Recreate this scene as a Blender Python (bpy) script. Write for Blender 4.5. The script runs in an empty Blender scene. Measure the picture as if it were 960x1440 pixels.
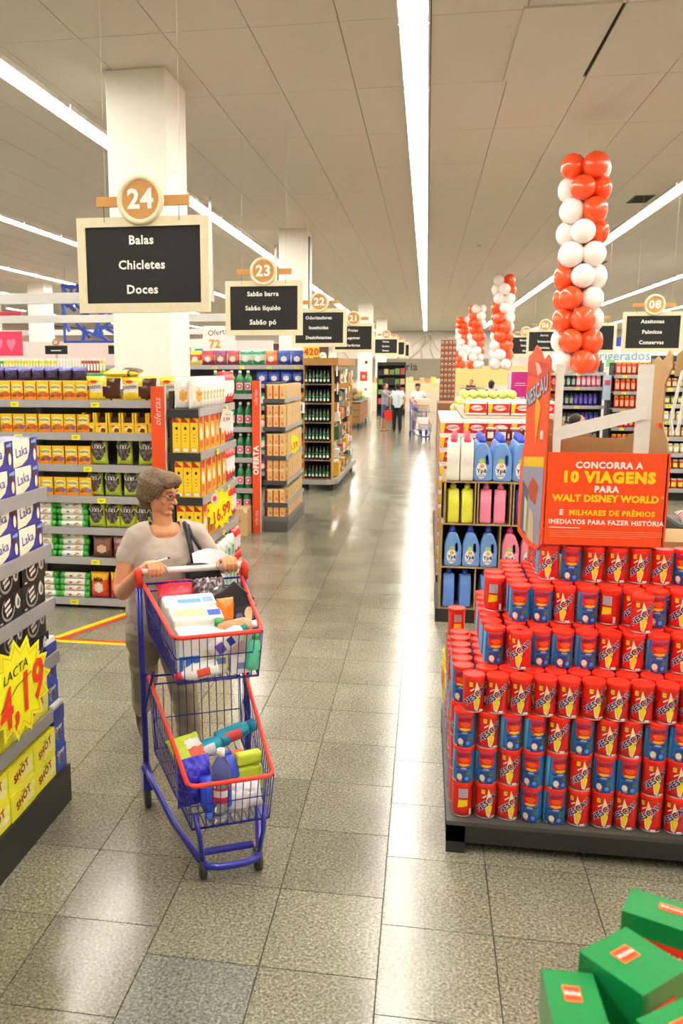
import bpy, bmesh, math, random
import numpy as np
from mathutils import Vector, Matrix, noise
random.seed(7)
S = bpy.context.scene
C = S.collection
# ---------------------------------------------------------------- camera
# metres: X across the aisle, Y along the aisle, Z up; the lens sits 2.2 m above the floor
FPX, PX, PY, CAMH = 1200.0, 400.0, 720.0, 2.2
_v = Vector((200.0, 203.0, 1200.0)).normalized()          # aisle direction in lens axes (right, up, forward)
_p = math.atan(203 / 1200)
_z = Vector((0, math.cos(_p), -math.sin(_p)))
_x = _v.cross(_z)
if _x.x < 0: _x = -_x
right = Vector((_x.x, _v.x, _z.x)); up = Vector((_x.y, _v.y, _z.y)); fwd = Vector((_x.z, _v.z, _z.z))
cam_d = bpy.data.cameras.new('camera'); cam = bpy.data.objects.new('camera', cam_d); C.objects.link(cam)
cam.matrix_world = Matrix(((right.x, up.x, -fwd.x, 0), (right.y, up.y, -fwd.y, 0), (right.z, up.z, -fwd.z, CAMH), (0, 0, 0, 1)))
cam_d.lens = 36 * FPX / 1440; cam_d.sensor_width = 36; cam_d.sensor_fit = 'AUTO'
cam_d.shift_x = 80 / 1440; cam_d.clip_start = .05; cam_d.clip_end = 200
cam_d.dof.use_dof = True; cam_d.dof.focus_distance = 5.4; cam_d.dof.aperture_fstop = 4.5
S.camera = cam
S.view_settings.view_transform = 'Standard'; S.view_settings.look = 'None'; S.view_settings.gamma = 1
S.view_settings.use_curve_mapping = False
S.view_settings.exposure = 1.32
# ---------------------------------------------------------------- world (closed hall, faint)
w = bpy.data.worlds.new('world'); S.world = w; w.use_nodes = True
w.node_tree.nodes['Background'].inputs[0].default_value = (1, .97, .92, 1)
w.node_tree.nodes['Background'].inputs[1].default_value = 0.3
LIGHT_E = 26.0       # ceiling tubes
LAMP_W = 30.0        # each ceiling fitting group
try:
    S.cycles.use_denoising = True
    S.cycles.max_bounces = 6; S.cycles.diffuse_bounces = 4; S.cycles.glossy_bounces = 3
    S.cycles.transmission_bounces = 6; S.cycles.sample_clamp_indirect = 6
except Exception: pass

def proj(x, y, z):
    d = Vector((x, y, z - CAMH)); f = d.dot(fwd)
    if f < .1: return None
    return (PX + FPX * d.dot(right) / f, PY - FPX * d.dot(up) / f)
# ---------------------------------------------------------------- materials
def s2l(c): return tuple((v / 12.92 if v <= .04045 else ((v + .055) / 1.055) ** 2.4) for v in c)
def hexc(h): return s2l([int(h[i:i + 2], 16) / 255 for i in (0, 2, 4)])
MC = {}
def mat(h, rough=.5, metal=0, emit=0, trans=0, var=.06, scale=30, bump=0, coat=0, alpha=1, ior=1.45):
    k = (h, rough, metal, emit, trans, var, scale, bump, coat, alpha)
    if k in MC: return MC[k]
    m = bpy.data.materials.new('mat_' + h); m.use_nodes = True
    nt = m.node_tree; b = nt.nodes['Principled BSDF']; col = hexc(h)
    b.inputs['Roughness'].default_value = rough; b.inputs['Metallic'].default_value = metal
    b.inputs['IOR'].default_value = ior
    b.inputs['Base Color'].default_value = (*col, 1)
    if trans: b.inputs['Transmission Weight'].default_value = trans
    if alpha < 1: b.inputs['Alpha'].default_value = alpha
    if coat: b.inputs['Coat Weight'].default_value = coat; b.inputs['Coat Roughness'].default_value = .1
    if emit:
        b.inputs['Emission Color'].default_value = (*col, 1); b.inputs['Emission Strength'].default_value = emit
    if var and not emit:
        tc = nt.nodes.new('ShaderNodeTexCoord'); n = nt.nodes.new('ShaderNodeTexNoise'); n.inputs['Scale'].default_value = scale
        n.inputs['Detail'].default_value = 3
        nt.links.new(tc.outputs['Object'], n.inputs['Vector'])
        mx = nt.nodes.new('ShaderNodeMix'); mx.data_type = 'RGBA'
        mx.inputs[6].default_value = (*[max(0, c * (1 - var * 2)) for c in col], 1)
        mx.inputs[7].default_value = (*[min(1, c * (1 + var * 1.2)) for c in col], 1)
        nt.links.new(n.outputs[0], mx.inputs[0]); nt.links.new(mx.outputs[2], b.inputs['Base Color'])
        if bump:
            bp = nt.nodes.new('ShaderNodeBump'); bp.inputs['Strength'].default_value = bump; bp.inputs['Distance'].default_value = .01
            nt.links.new(n.outputs[0], bp.inputs['Height']); nt.links.new(bp.outputs[0], b.inputs['Normal'])
    MC[k] = m
    return m
# ---------------------------------------------------------------- mesh builder
def clip(pts, c, sgn):
    out = []
    for i in range(len(pts)):
        a, b = pts[i - 1], pts[i]; da, db = (a[0] - c) * sgn, (b[0] - c) * sgn
        if (da >= 0) != (db >= 0):
            t = da / (da - db); out.append((a[0] + (b[0] - a[0]) * t, a[1] + (b[1] - a[1]) * t))
        if db >= 0: out.append(b)
    return out
class MB:
    def __init__(s): s.v = []; s.f = []; s.m = []; s.mats = []; s.sm = []
    def mi(s, m):
        if m not in s.mats: s.mats.append(m)
        return s.mats.index(m)
    def add(s, vs, fs, m, T=None, smooth=False):
        o = len(s.v); k = s.mi(m)
        for p in vs:
            p = Vector(p)
            if T is not None: p = T @ p
            s.v.append(p[:])
        for f in fs: s.f.append([i + o for i in f]); s.m.append(k); s.sm.append(smooth)
        return s
    def box(s, x0, y0, z0, x1, y1, z1, m, T=None):
        vs = [(x, y, z) for z in (z0, z1) for y in (y0, y1) for x in (x0, x1)]
        return s.add(vs, [(0, 2, 3, 1), (4, 5, 7, 6), (0, 1, 5, 4), (1, 3, 7, 5), (3, 2, 6, 7), (2, 0, 4, 6)], m, T)
    def lathe(s, prof, seg, m, T=None, c=(0, 0, 0), smooth=True, sq=None):
        vs = []; fs = []
        for r, z in prof:
            for k in range(seg):
                a = 2 * math.pi * k / seg; ca, sa = math.cos(a), math.sin(a)
                if sq: e = sq; ca, sa = math.copysign(abs(ca) ** e, ca), math.copysign(abs(sa) ** e, sa)
                rx, ry = (r if isinstance(r, tuple) else (r, r))
                vs.append((c[0] + rx * ca, c[1] + ry * sa, c[2] + z))
        n = len(prof)
        for i in range(n - 1):
            for k in range(seg):
                fs.append((i * seg + k, i * seg + (k + 1) % seg, (i + 1) * seg + (k + 1) % seg, (i + 1) * seg + k))
        s.add(vs, fs, m, T, smooth)
        o = len(s.v) - len(vs); k = s.mi(m)
        s.f.append([o + i for i in range(seg)][::-1]); s.m.append(k); s.sm.append(False)
        s.f.append([o + (n - 1) * seg + i for i in range(seg)]); s.m.append(k); s.sm.append(False)
        return s
    def tube(s, pts, r, seg, m, T=None, closed=False, caps=True):
        pts = [Vector(p) for p in pts]; n = len(pts)
        rs = r if isinstance(r, (list, tuple)) else [r] * n
        vs = []; prev = None
        for i, p in enumerate(pts):
            if closed: d = pts[(i + 1) % n] - pts[i - 1]
            else: d = pts[min(i + 1, n - 1)] - pts[max(i - 1, 0)]
            d = d.normalized() if d.length > 1e-9 else Vector((0, 0, 1))
            if prev is None:
                a = d.orthogonal().normalized()
            else:
                a = prev - d * prev.dot(d)
                a = a.normalized() if a.length > 1e-6 else d.orthogonal().normalized()
            prev = a; b = d.cross(a)
            for k in range(seg):
                t = 2 * math.pi * k / seg
                vs.append(p + (a * math.cos(t) + b * math.sin(t)) * rs[i])
        fs = []
        for i in range(n if closed else n - 1):
            j = (i + 1) % n
            for k in range(seg):
                fs.append((i * seg + k, i * seg + (k + 1) % seg, j * seg + (k + 1) % seg, j * seg + k))
        if not closed and caps: fs += [tuple(range(seg))[::-1], tuple((n - 1) * seg + k for k in range(seg))]
        return s.add(vs, fs, m, T, seg > 4)
    def poly(s, pts, m, fn=None):
        R = getattr(fn, 'wrap', None)
        if R:                                   # cut into narrow upright strips so the print follows the round body
            st = R * .16; u0 = min(p[0] for p in pts); u1 = max(p[0] for p in pts)
            n = max(1, math.ceil((u1 - u0) / st))
            for k in range(n):
                q = clip(clip(pts, u0 + (u1 - u0) * k / n, 1), u0 + (u1 - u0) * (k + 1) / n, -1)
                if len(q) > 2: s.add([fn(u, v) for u, v in q], [tuple(range(len(q)))], m)
            return s
        vs = [fn(u, v) if fn else (u, 0, v) for u, v in pts]
        return s.add(vs, [tuple(range(len(vs)))], m)
    def prism(s, pts, y0, y1, m, T=None):      # outline in XZ given thickness in Y
        n = len(pts)
        vs = [(x, y0, z) for x, z in pts] + [(x, y1, z) for x, z in pts]
        fs = [tuple(range(n)), tuple(range(2 * n - 1, n - 1, -1))] + [(i, i + n, (i + 1) % n + n, (i + 1) % n) for i in range(n)]
        return s.add(vs, fs, m, T)
    def text(s, t, size, m, fn, u=0, v=0, rot=0, bold=0, align='C', shear=0, sx=1, sp=None):
        vs, fs = textgeo(t, bold, align, shear, sp)
        ca, sa = math.cos(rot), math.sin(rot); out = []
        for x, y in vs:
            x, y = x * size * sx, y * size
            out.append(fn(u + x * ca - y * sa, v + x * sa + y * ca))
        return s.add(out, fs, m)
    def build(s, name, parent=None, loc=None, rz=0, bevel=0):
        me = bpy.data.meshes.new(name); me.from_pydata([tuple(p) for p in s.v], [], s.f)
        for m in s.mats: me.materials.append(m)
        me.polygons.foreach_set('material_index', s.m); me.polygons.foreach_set('use_smooth', s.sm)
        me.update()
        o = bpy.data.objects.new(name, me); C.objects.link(o)
        if parent: o.parent = parent
        if loc: o.location = loc
        if rz: o.rotation_euler.z = rz
        if bevel:
            b = o.modifiers.new('b', 'BEVEL'); b.width = bevel; b.segments = 2; b.limit_method = 'ANGLE'
        return o
TG = {}
BENCH = bpy.data.scenes.new('bench')          # small side scene where curves and fused forms are evaluated; removed at the end
def evaluated(o):
    BENCH.collection.objects.link(o)
    with bpy.context.temp_override(scene=BENCH, view_layer=BENCH.view_layers[0]):
        dg = bpy.context.evaluated_depsgraph_get()
        return bpy.data.meshes.new_from_object(o.evaluated_get(dg), depsgraph=dg)
def textgeo(t, bold, align, shear, sp):
    k = (t, bold, align, shear, sp)
    if k in TG: return TG[k]
    cu = bpy.data.curves.new('t', 'FONT'); cu.body = t; cu.size = 1; cu.offset = bold; cu.shear = shear
    cu.align_x = {'C': 'CENTER', 'L': 'LEFT'}[align]; cu.align_y = 'CENTER'; cu.resolution_u = 2
    if bold or sp: cu.space_character = sp or 1 + bold * 2.5
    o = bpy.data.objects.new('t', cu); me = evaluated(o)
    r = ([(v.co.x, v.co.y) for v in me.vertices], [tuple(p.vertices) for p in me.polygons])
    bpy.data.objects.remove(o); bpy.data.curves.remove(cu); bpy.data.meshes.remove(me)
    TG[k] = r
    return r
def frontfn(y, x0=0, z0=0): return lambda u, v: (x0 + u, y, z0 + v)              # print on a face looking to -Y
def sidefn(x, y0=0, z0=0): return lambda u, v: (x, y0 + u, z0 + v)               # print on a +X face, reads left-to-right going +Y
def leftfn(x, y0=0, z0=0): return lambda u, v: (x, y0 - u, z0 + v)               # print on a -X face
def wrapfn(R, a0=0):
    f = lambda u, v: (R * math.sin(u / R + a0), -R * math.cos(u / R + a0), v)
    f.wrap = R
    return f
def empty(name, loc=(0, 0, 0), rz=0, parent=None):
    o = bpy.data.objects.new(name, None); C.objects.link(o); o.location = loc; o.rotation_euler.z = rz; o.empty_display_size = .05
    if parent: o.parent = parent
    return o
def tag(o, label, cat, group=None):
    o['label'] = label; o['category'] = cat
    if group: o['group'] = group
    return o
def struct(o): o['kind'] = 'structure'; return o
def stuff(o): o['kind'] = 'stuff'; return o
def kids(o): return [c for c in KID.get(o.name, o.children)]
KID = {}
def copy_tree(o, parent=None):
    if o.name not in KID: KID[o.name] = list(o.children)
    c = o.copy(); C.objects.link(c)
    if parent: c.parent = parent
    for ch in KID[o.name]: copy_tree(ch, c)
    return c
class Proto:
    """first placement moves the original, later ones copy it"""
    def __init__(s, o): s.o = o; s.used = False; KID[o.name] = list(o.children)
    def put(s, loc, label, cat, group=None, rz=0, scale=None, rot=None):
        o = copy_tree(s.o) if s.used else s.o
        s.used = True
        loc = (loc[0], loc[1], loc[2] + (.0015 if loc[2] < 4 else 0))
        o.location = loc; o.rotation_euler = rot if rot else (0, 0, rz)
        if scale: o.scale = scale if isinstance(scale, tuple) else (scale,) * 3
        return tag(o, label, cat, group)
_T = ['', '', 'twenty', 'thirty', 'forty', 'fifty']
ORD = ['first', 'second', 'third', 'fourth', 'fifth', 'sixth', 'seventh', 'eighth', 'ninth', 'tenth', 'eleventh', 'twelfth', 'thirteenth',
       'fourteenth', 'fifteenth', 'sixteenth', 'seventeenth', 'eighteenth', 'nineteenth']
for _t in (2, 3, 4, 5):
    ORD += [_T[_t][:-1] + 'ieth'] + [_T[_t] + '-' + u for u in ORD[:9]]
def nth(i): return ORD[i]
# ---------------------------------------------------------------- organic forms: closed lofts fused into one skin
def ring_loft(rings, seg=20):
    """rings: (centre, a-vector, b-vector)"""
    vs = []; fs = []
    for c, a, b in rings:
        c, a, b = Vector(c), Vector(a), Vector(b)
        for k in range(seg):
            t = 2 * math.pi * k / seg; vs.append(c + a * math.cos(t) + b * math.sin(t))
    n = len(rings)
    for i in range(n - 1):
        for k in range(seg):
            fs.append((i * seg + k, i * seg + (k + 1) % seg, (i + 1) * seg + (k + 1) % seg, (i + 1) * seg + k))
    fs += [tuple(range(seg))[::-1], tuple((n - 1) * seg + k for k in range(seg))]
    return vs, fs
def limb(pts, seg=14):
    """pts (x,y,z,r) -> rounded tapering tube"""
    P = [Vector(p[:3]) for p in pts]; R = [p[3] for p in pts]
    rings = []; prev = None; n = len(P)
    for i in range(n):
        d = (P[min(i + 1, n - 1)] - P[max(i - 1, 0)]).normalized()
        a = d.orthogonal().normalized() if prev is None else (prev - d * prev.dot(d)).normalized()
        prev = a; b = d.cross(a)
        if i == 0:
            for q in (.98, .8, .45): rings.append((P[0] - d * R[0] * q, a * R[0] * math.sqrt(1 - q * q), b * R[0] * math.sqrt(1 - q * q)))
        rings.append((P[i], a * R[i], b * R[i]))
        if i == n - 1:
            for q in (.45, .8, .98): rings.append((P[i] + d * R[i] * q, a * R[i] * math.sqrt(1 - q * q), b * R[i] * math.sqrt(1 - q * q)))
    return ring_loft(rings, seg)
def ell(c, r, M=None, seg=18):
    rings = []
    for i in range(1, 12):
        t = math.pi * i / 12; z = -math.cos(t) * r[2]; s = math.sin(t)
        rings.append(((0, 0, z), (r[0] * s, 0, 0), (0, r[1] * s, 0)))
    vs, fs = ring_loft(rings, seg)
    M = M or Matrix.Identity(4)
    return [Vector(c) + (M @ v) for v in vs], fs
def fuse(name, parts, voxel, m, parent=None, smooth=4, T=None, disp=None, sub=0):
    vs = []; fs = []
    for pv, pf in parts:
        o = len(vs); vs += [tuple(T @ Vector(p)) if T is not None else tuple(p) for p in pv]; fs += [tuple(i + o for i in f) for f in pf]
    me = bpy.data.meshes.new('tmp'); me.from_pydata(vs, [], fs); me.update()
    o = bpy.data.objects.new('tmp', me)
    r = o.modifiers.new('r', 'REMESH'); r.mode = 'VOXEL'; r.voxel_size = voxel; r.use_smooth_shade = True
    if smooth:
        sm = o.modifiers.new('s', 'SMOOTH'); sm.iterations = smooth; sm.factor = .6
    me2 = evaluated(o)
    bpy.data.objects.remove(o); bpy.data.meshes.remove(me)
    me2.name = name
    if disp:
        nc = [(v.co.copy(), v.normal.copy()) for v in me2.vertices]
        me2.vertices.foreach_set('co', [q for c, n_ in nc for q in (c + disp(c, n_))])
    me2.materials.clear(); me2.materials.append(m)
    for p in me2.polygons: p.use_smooth = True; p.material_index = 0
    ob = bpy.data.objects.new(name, me2); C.objects.link(ob)
    if parent: ob.parent = parent
    return ob
# common colours
WHITE = mat('f4f2ea', .4); CREAM = mat('ece3c8', .5); BLACK = mat('16150f', .5); INK = mat('1b1b4a', .35)
RED = mat('e02a10', .35); YEL = mat('f4d413', .4); NAVY = mat('24247e', .35); GREY = mat('a9a9aa', .4, .3)
DGREY = mat('3b3b38', .55); BROWN = mat('5a3418', .5); CARD = mat('b48e5c', .8); GREEN = mat('2c8a3a', .4)
# ================================================================ THE HALL
CEIL = 4.84; KC = 1.32
def granite(name, tint):
    m = bpy.data.materials.new(name); m.use_nodes = True; nt = m.node_tree; b = nt.nodes['Principled BSDF']
    N = nt.nodes.new; L = nt.links.new
    g = N('ShaderNodeNewGeometry'); oi = N('ShaderNodeObjectInfo')
    n1 = N('ShaderNodeTexNoise'); n1.inputs['Scale'].default_value = 85; n1.inputs['Detail'].default_value = 5; n1.inputs['Roughness'].default_value = .75
    n2 = N('ShaderNodeTexNoise'); n2.inputs['Scale'].default_value = 2.2; n2.inputs['Detail'].default_value = 4
    vo = N('ShaderNodeTexVoronoi'); vo.inputs['Scale'].default_value = 120
    for n in (n1, n2, vo): L(g.outputs['Position'], n.inputs['Vector'])
    r = N('ShaderNodeValToRGB'); e = r.color_ramp
    e.elements[0].position = .36; e.elements[0].color = (*[c * t for c, t in zip(hexc('555249'), tint)], 1)
    e.elements[1].position = .66; e.elements[1].color = (*[c * t for c, t in zip(hexc('c0bba6'), tint)], 1)
    x = e.elements.new(.5); x.color = (*[c * t for c, t in zip(hexc('8d8975'), tint)], 1)
    L(n1.outputs[0], r.inputs[0])
    mx = N('ShaderNodeMix'); mx.data_type = 'RGBA'; mx.blend_type = 'MULTIPLY'; mx.inputs[0].default_value = .38
    L(r.outputs[0], mx.inputs[6]); L(vo.outputs['Color'], N('ShaderNodeRGBToBW').inputs[0])
    bw = [n for n in nt.nodes if n.type == 'RGBTOBW'][0]; L(bw.outputs[0], mx.inputs[7])
    m2 = N('ShaderNodeMix'); m2.data_type = 'RGBA'; m2.blend_type = 'MULTIPLY'; m2.inputs[0].default_value = 1
    mr = N('ShaderNodeMapRange'); mr.inputs['To Min'].default_value = .84; mr.inputs['To Max'].default_value = 1.1
    L(oi.outputs['Random'], mr.inputs['Value'])
    m3 = N('ShaderNodeMath'); m3.operation = 'MULTIPLY'
    mr2 = N('ShaderNodeMapRange'); mr2.inputs['From Min'].default_value = .3; mr2.inputs['From Max'].default_value = .7; mr2.inputs['To Min'].default_value = .86; mr2.inputs['To Max'].default_value = 1.1
    L(n2.outputs[0], mr2.inputs['Value']); L(mr.outputs[0], m3.inputs[0]); L(mr2.outputs[0], m3.inputs[1])
    L(mx.outputs[2], m2.inputs[6]); L(m3.outputs[0], m2.inputs[7]); L(m2.outputs[2], b.inputs['Base Color'])
    rr = N('ShaderNodeMapRange'); rr.inputs['To Min'].default_value = .13; rr.inputs['To Max'].default_value = .26
    L(n2.outputs[0], rr.inputs['Value']); L(rr.outputs[0], b.inputs['Roughness'])
    bp = N('ShaderNodeBump'); bp.inputs['Strength'].default_value = .04; bp.inputs['Distance'].default_value = .004; L(n2.outputs[0], bp.inputs['Height']); L(bp.outputs[0], b.inputs['Normal'])
    b.inputs['IOR'].default_value = 1.55
    return m
GR = granite('polished_granite', (1, 1, 1)); GRB = granite('blue_granite', (.85, .92, 1.08))
floor = struct(MB().box(-24, -6, -.06, 16, 66, -.012, mat('4a473d', .8)).build('floor'))
# slabs: columns of width .437 from X = -.11, rows of .49
TX, TY = .437, .49
cells = []
for i in range(-55, 37):
    col = TX * i - .12
    for j in range(-13, 133):
        y0 = 2.63 - TY * 2 + j * TY + (.0 if i >= 0 else (.17 if i >= -2 else .33 if i >= -4 else .1))
        x0 = col
        if x0 < -24 or x0 + TX > 16 or y0 + TY > 65.5: continue
        px = [proj(x0 + a, y0 + b, 0) for a in (0, TX) for b in (0, TY)]
        area = 0
        if all(px) and y0 > .8:
            xs = [p[0] for p in px]; ys = [p[1] for p in px]
            if max(xs) > 0 and min(xs) < 960 and max(ys) > 0 and min(ys) < 1440: area = (max(xs) - min(xs)) * (max(ys) - min(ys))
            hid = (x0 < -3.6) or (x0 > .3 and y0 > 3.9)
            if hid: area = 0
        cells.append((area, x0, y0))
cells.sort(key=lambda c: -c[0])
g = .0022
sl = MB().box(g, g, -.012, TX - g, TY - g, 0, GR)
base_sl = sl.build('floor_tile', floor, loc=(cells[0][1], cells[0][2], 0))
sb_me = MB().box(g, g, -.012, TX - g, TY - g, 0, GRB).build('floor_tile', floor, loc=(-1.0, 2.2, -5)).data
first = True
rest = MB()
bpy.data.objects.remove([o for o in C.objects if o.data == sb_me][0])
for k, (a, x0, y0) in enumerate(cells):
    if k < 285 and a > 0:
        if k == 0: continue
        o = base_sl.copy(); C.objects.link(o); o.parent = floor; o.location = (x0, y0, 0)
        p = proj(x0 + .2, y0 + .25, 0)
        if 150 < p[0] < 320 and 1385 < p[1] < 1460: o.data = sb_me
    else:
        rest.add([(x0 + g, y0 + g, 0), (x0 + TX - g, y0 + g, 0), (x0 + TX - g, y0 + TY - g, 0), (x0 + g, y0 + TY - g, 0),
                  (x0 + g, y0 + g, -.012), (x0 + TX - g, y0 + g, -.012), (x0 + TX - g, y0 + TY - g, -.012), (x0 + g, y0 + TY - g, -.012)],
                 [(0, 1, 2, 3), (4, 5, 1, 0), (5, 6, 2, 1), (6, 7, 3, 2), (7, 4, 0, 3)], GR)
stuff(rest.build('floor_tiles_beyond', floor))
# painted floor line
tag(MB().box(-3.2, 6.28, .0005, -1.35, 6.33, .0025, mat('e8d21c', .4)).box(-3.2, 6.33, .0005, -1.35, 6.375, .003, mat('b8401c', .4))
    .add([(-3.0, 6.38, .002), (-2.93, 6.38, .002), (-2.55, 7.25, .002), (-2.62, 7.25, .002)], [(0, 1, 2, 3)], mat('e8d21c', .4))
    .add([(-2.93, 6.38, .002), (-2.86, 6.38, .002), (-2.48, 7.25, .002), (-2.55, 7.25, .002)], [(0, 1, 2, 3)], mat('b8401c', .4))
    .build('floor_marking'), 'yellow and red line painted on the granite floor before the biscuit shelves', 'floor marking')
# ---------------- ceiling
CM = mat('d9d1c4', .75, var=.03, scale=120, bump=.15)
ceiling = struct(MB().box(-24, -6, CEIL + .02, 16, 66, CEIL + .15, mat('3a332b', .9)).build('ceiling'))
PXW, PYL = .535 * KC, 1.24 * KC
cc = []
for i in range(-45, 31):
    for j in range(-8, 36):
        x0 = -.03 * KC + PXW * i; y0 = 5.39 * KC + PYL * j
        if x0 < -24 or x0 + PXW > 16 or y0 + PYL > 65.5 or y0 < -6: continue
        px = [proj(x0 + a, y0 + b, CEIL) for a in (0, PXW) for b in (0, PYL)]; area = 0
        if all(px):
            xs = [p[0] for p in px]; ys = [p[1] for p in px]
            if max(xs) > 0 and min(xs) < 960 and max(ys) > 0 and min(ys) < 1440: area = (max(xs) - min(xs)) * (max(ys) - min(ys))
        cc.append((area, i, j, x0, y0))
cc.sort(key=lambda c: -c[0]); g = .0035
pan = MB().box(g, g, 0, PXW - g, PYL - g, .018, CM).build('ceiling_panel', ceiling)
rest = MB(); n = 0
for k, (a, i, j, x0, y0) in enumerate(cc):
    if a > 0 and n < 290:
        o = pan if n == 0 else pan.copy()
        if n: C.objects.link(o); o.parent = ceiling
        n += 1
        o.location = (x0, y0, CEIL)
        if i == 1 and j == 0: o.location = (x0 - .03, y0 - .06, CEIL - .016); o.rotation_euler = (-.006, 0, .008); o['label'] = 'ceiling panel slipped out of its grid with dark gaps'
    else: rest.box(x0 + g, y0 + g, CEIL, x0 + PXW - g, y0 + PYL - g, CEIL + .018, CM)
stuff(rest.build('ceiling_panels_beyond', ceiling))
# walls
WM = mat('efe6dc', .7, var=.02, scale=3)
back = struct(MB().box(-24, 65.0, 0, 16, 65.3, CEIL, WM).build('wall_back'))
struct(MB().box(-24, -6, 0, -23.8, 65, CEIL, mat('e6d2c8', .7)).build('wall_left'))
struct(MB().box(15.8, -6, 0, 16, 65, CEIL, mat('e6dcd0', .7)).build('wall_right'))
struct(MB().box(-24, -6.2, 0, 16, -6, CEIL, mat('e6dcd0', .7)).build('wall_front'))
# far wall fascia: dark band with branch drawings and lettering
struct(MB().box(-9, 64.6, 1.4, 4.4, 65.0, 2.85, mat('8d8573', .6)).build('trim_1'))
br = MB(); rb = random.Random(3)
for k in range(16):
    x = -8.5 + k * .9; z = 2.87; pts = []
    dx = rb.uniform(-.28, .28)
    for q in range(6): pts.append((x, 64.93, z)); x += 1.3 * dx + rb.uniform(-.15, .15); z += .33
    br.tube(pts, [.05, .045, .04, .03, .025, .015], 5, mat('d6c6ba', .7))
tag(br.build('branch_decoration'), 'pale branch pattern across the far wall above the bakery', 'wall decoration')
tag(MB().text('Padaria', .8, mat('4d463c', .5), frontfn(64.55, -1.9, 2.25), bold=.02).build('bakery_lettering'), 'dark bakery lettering "Padaria" on the far grey fascia', 'lettering')
struct(MB().box(-12.5, 38, 2.35, -4.3, 38.25, 3.25, mat('4e3223', .6)).build('trim_2'))
tag(MB().text('a e Pad', .78, mat('f2efe6', .5), frontfn(37.96, -5.15, 2.72), bold=.04).build('fascia_lettering'), 'white lettering "a e Pad" on the brown fascia behind the signs', 'lettering')
# pillars
PM = mat('fbf7ec', .6, var=.02, scale=6, bump=.1)
for k, (x0, y) in enumerate(((-2.93, 7.86), (-2.89, 16.9), (-2.80, 35.5), (-2.75, 47), (-12.5, 26))):
    struct(MB().box(x0, y, 0, x0 + .56, y + .66, CEIL - .001, PM).build('pillar', bevel=.008))
tag(MB().box(-2.33, 17.0, 1.0, -2.30, 17.1, 4.7, mat('8a8f93', .35, .6)).build('pillar_conduit'), 'grey conduit running up the edge of the second pillar', 'conduit')
# light fittings
TUBE = mat('fffaf0', .4, emit=LIGHT_E)
HOUS = mat('f2f0ea', .4)
lf = empty('ceiling_light')
MB().box(-.09, .01, -.012, .09, 1.23, -.001, HOUS).build('housing', lf)
for sx in (-.042, .042):
    MB().tube([(sx, .05, -.030), (sx, 1.19, -.030)], .017, 8, TUBE).build('tube', lf)
MB().box(-.09, .01, -.05, -.082, 1.23, -.012, HOUS).build('louvre_side', lf)
MB().box(.082, .01, -.05, .09, 1.23, -.012, HOUS).build('louvre_side', lf)
LP = Proto(lf)
rows = {-.17: 'row above the middle of the aisle', -3.76: 'row just left of the aisle', -7.46: 'second row left of the aisle', -11.1: 'third row left of the aisle',
        -14.8: 'fourth row left of the aisle', -18.5: 'fifth row left of the aisle', 3.60: 'row over the right-hand displays', 7.15: 'second row to the right', 10.8: 'third row to the right', 14.5: 'fourth row to the right'}
for x, rn in rows.items():
    n = 0; no = 0
    for j in range(-6, 34):
        y = (5.39 + 1.24 * j) * KC
        if abs(x) > 9 and y < -1: continue
        if x in (-18.5, 14.5) and j % 2: continue
        p = proj(x, y + .8, CEIL); vis = p and -30 < p[0] < 990 and -30 < p[1] < 1440
        if vis: lab = f'fluorescent ceiling light, {nth(n)} from the camera in the {rn}'; n += 1
        else: lab = f'{nth(no)} ceiling light outside the picture, {rn}'; no += 1
        LP.put((x, y, CEIL), lab, 'ceiling light', 'ceiling lights, ' + rn, scale=(KC, KC, 1))
v = empty('air_vent', (3.12, 14.6, CEIL)); tag(v, 'dark square air grille in the ceiling beside the right light row', 'vent')
MB().box(0, 0, -.012, .3, .6, -.002, mat('5a554c', .6)).build('frame', v)
for k in range(7): MB().box(.02, .04 + k * .08, -.022, .28, .055 + k * .08, -.012, mat('3b372f', .6)).build('slat', v)
tag(MB().box(3.9, 23.2, CEIL - .02, 4.4, 24.0, CEIL - .001, mat('6a645a', .6)).build('air_vent'), 'small far air grille beyond the balloon columns', 'vent')
tag(MB().lathe([(.04, 0), (.04, .03)], 12, mat('cfcabf'), c=(1.05, 19.8, CEIL - .032)).build('sprinkler'), 'small white round sprinkler on the ceiling right of the middle lights', 'sprinkler')
# beams at the left, far
for y, z, x1 in ((13.6, 3.24, -3.4), (19, 3.22, -3.3), (27, 3.25, -4.4)):
    tag(MB().box(-22, y, z, x1, y + .12, z + .17, mat('cfcdc6', .5)).box(x1 - .05, y + .02, z + .17, x1, y + .08, CEIL, mat('cfcdc6', .5)).box(-14, y + .02, z + .17, -13.95, y + .08, CEIL, mat('cfcdc6', .5)).build('hanging_rail'),
        {13.6: 'nearest pale grey rail hanging across the left of the hall', 19: 'middle pale grey rail hanging across the left of the hall', 27: 'farthest pale grey rail hanging across the left of the hall'}[y], 'rail')
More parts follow.
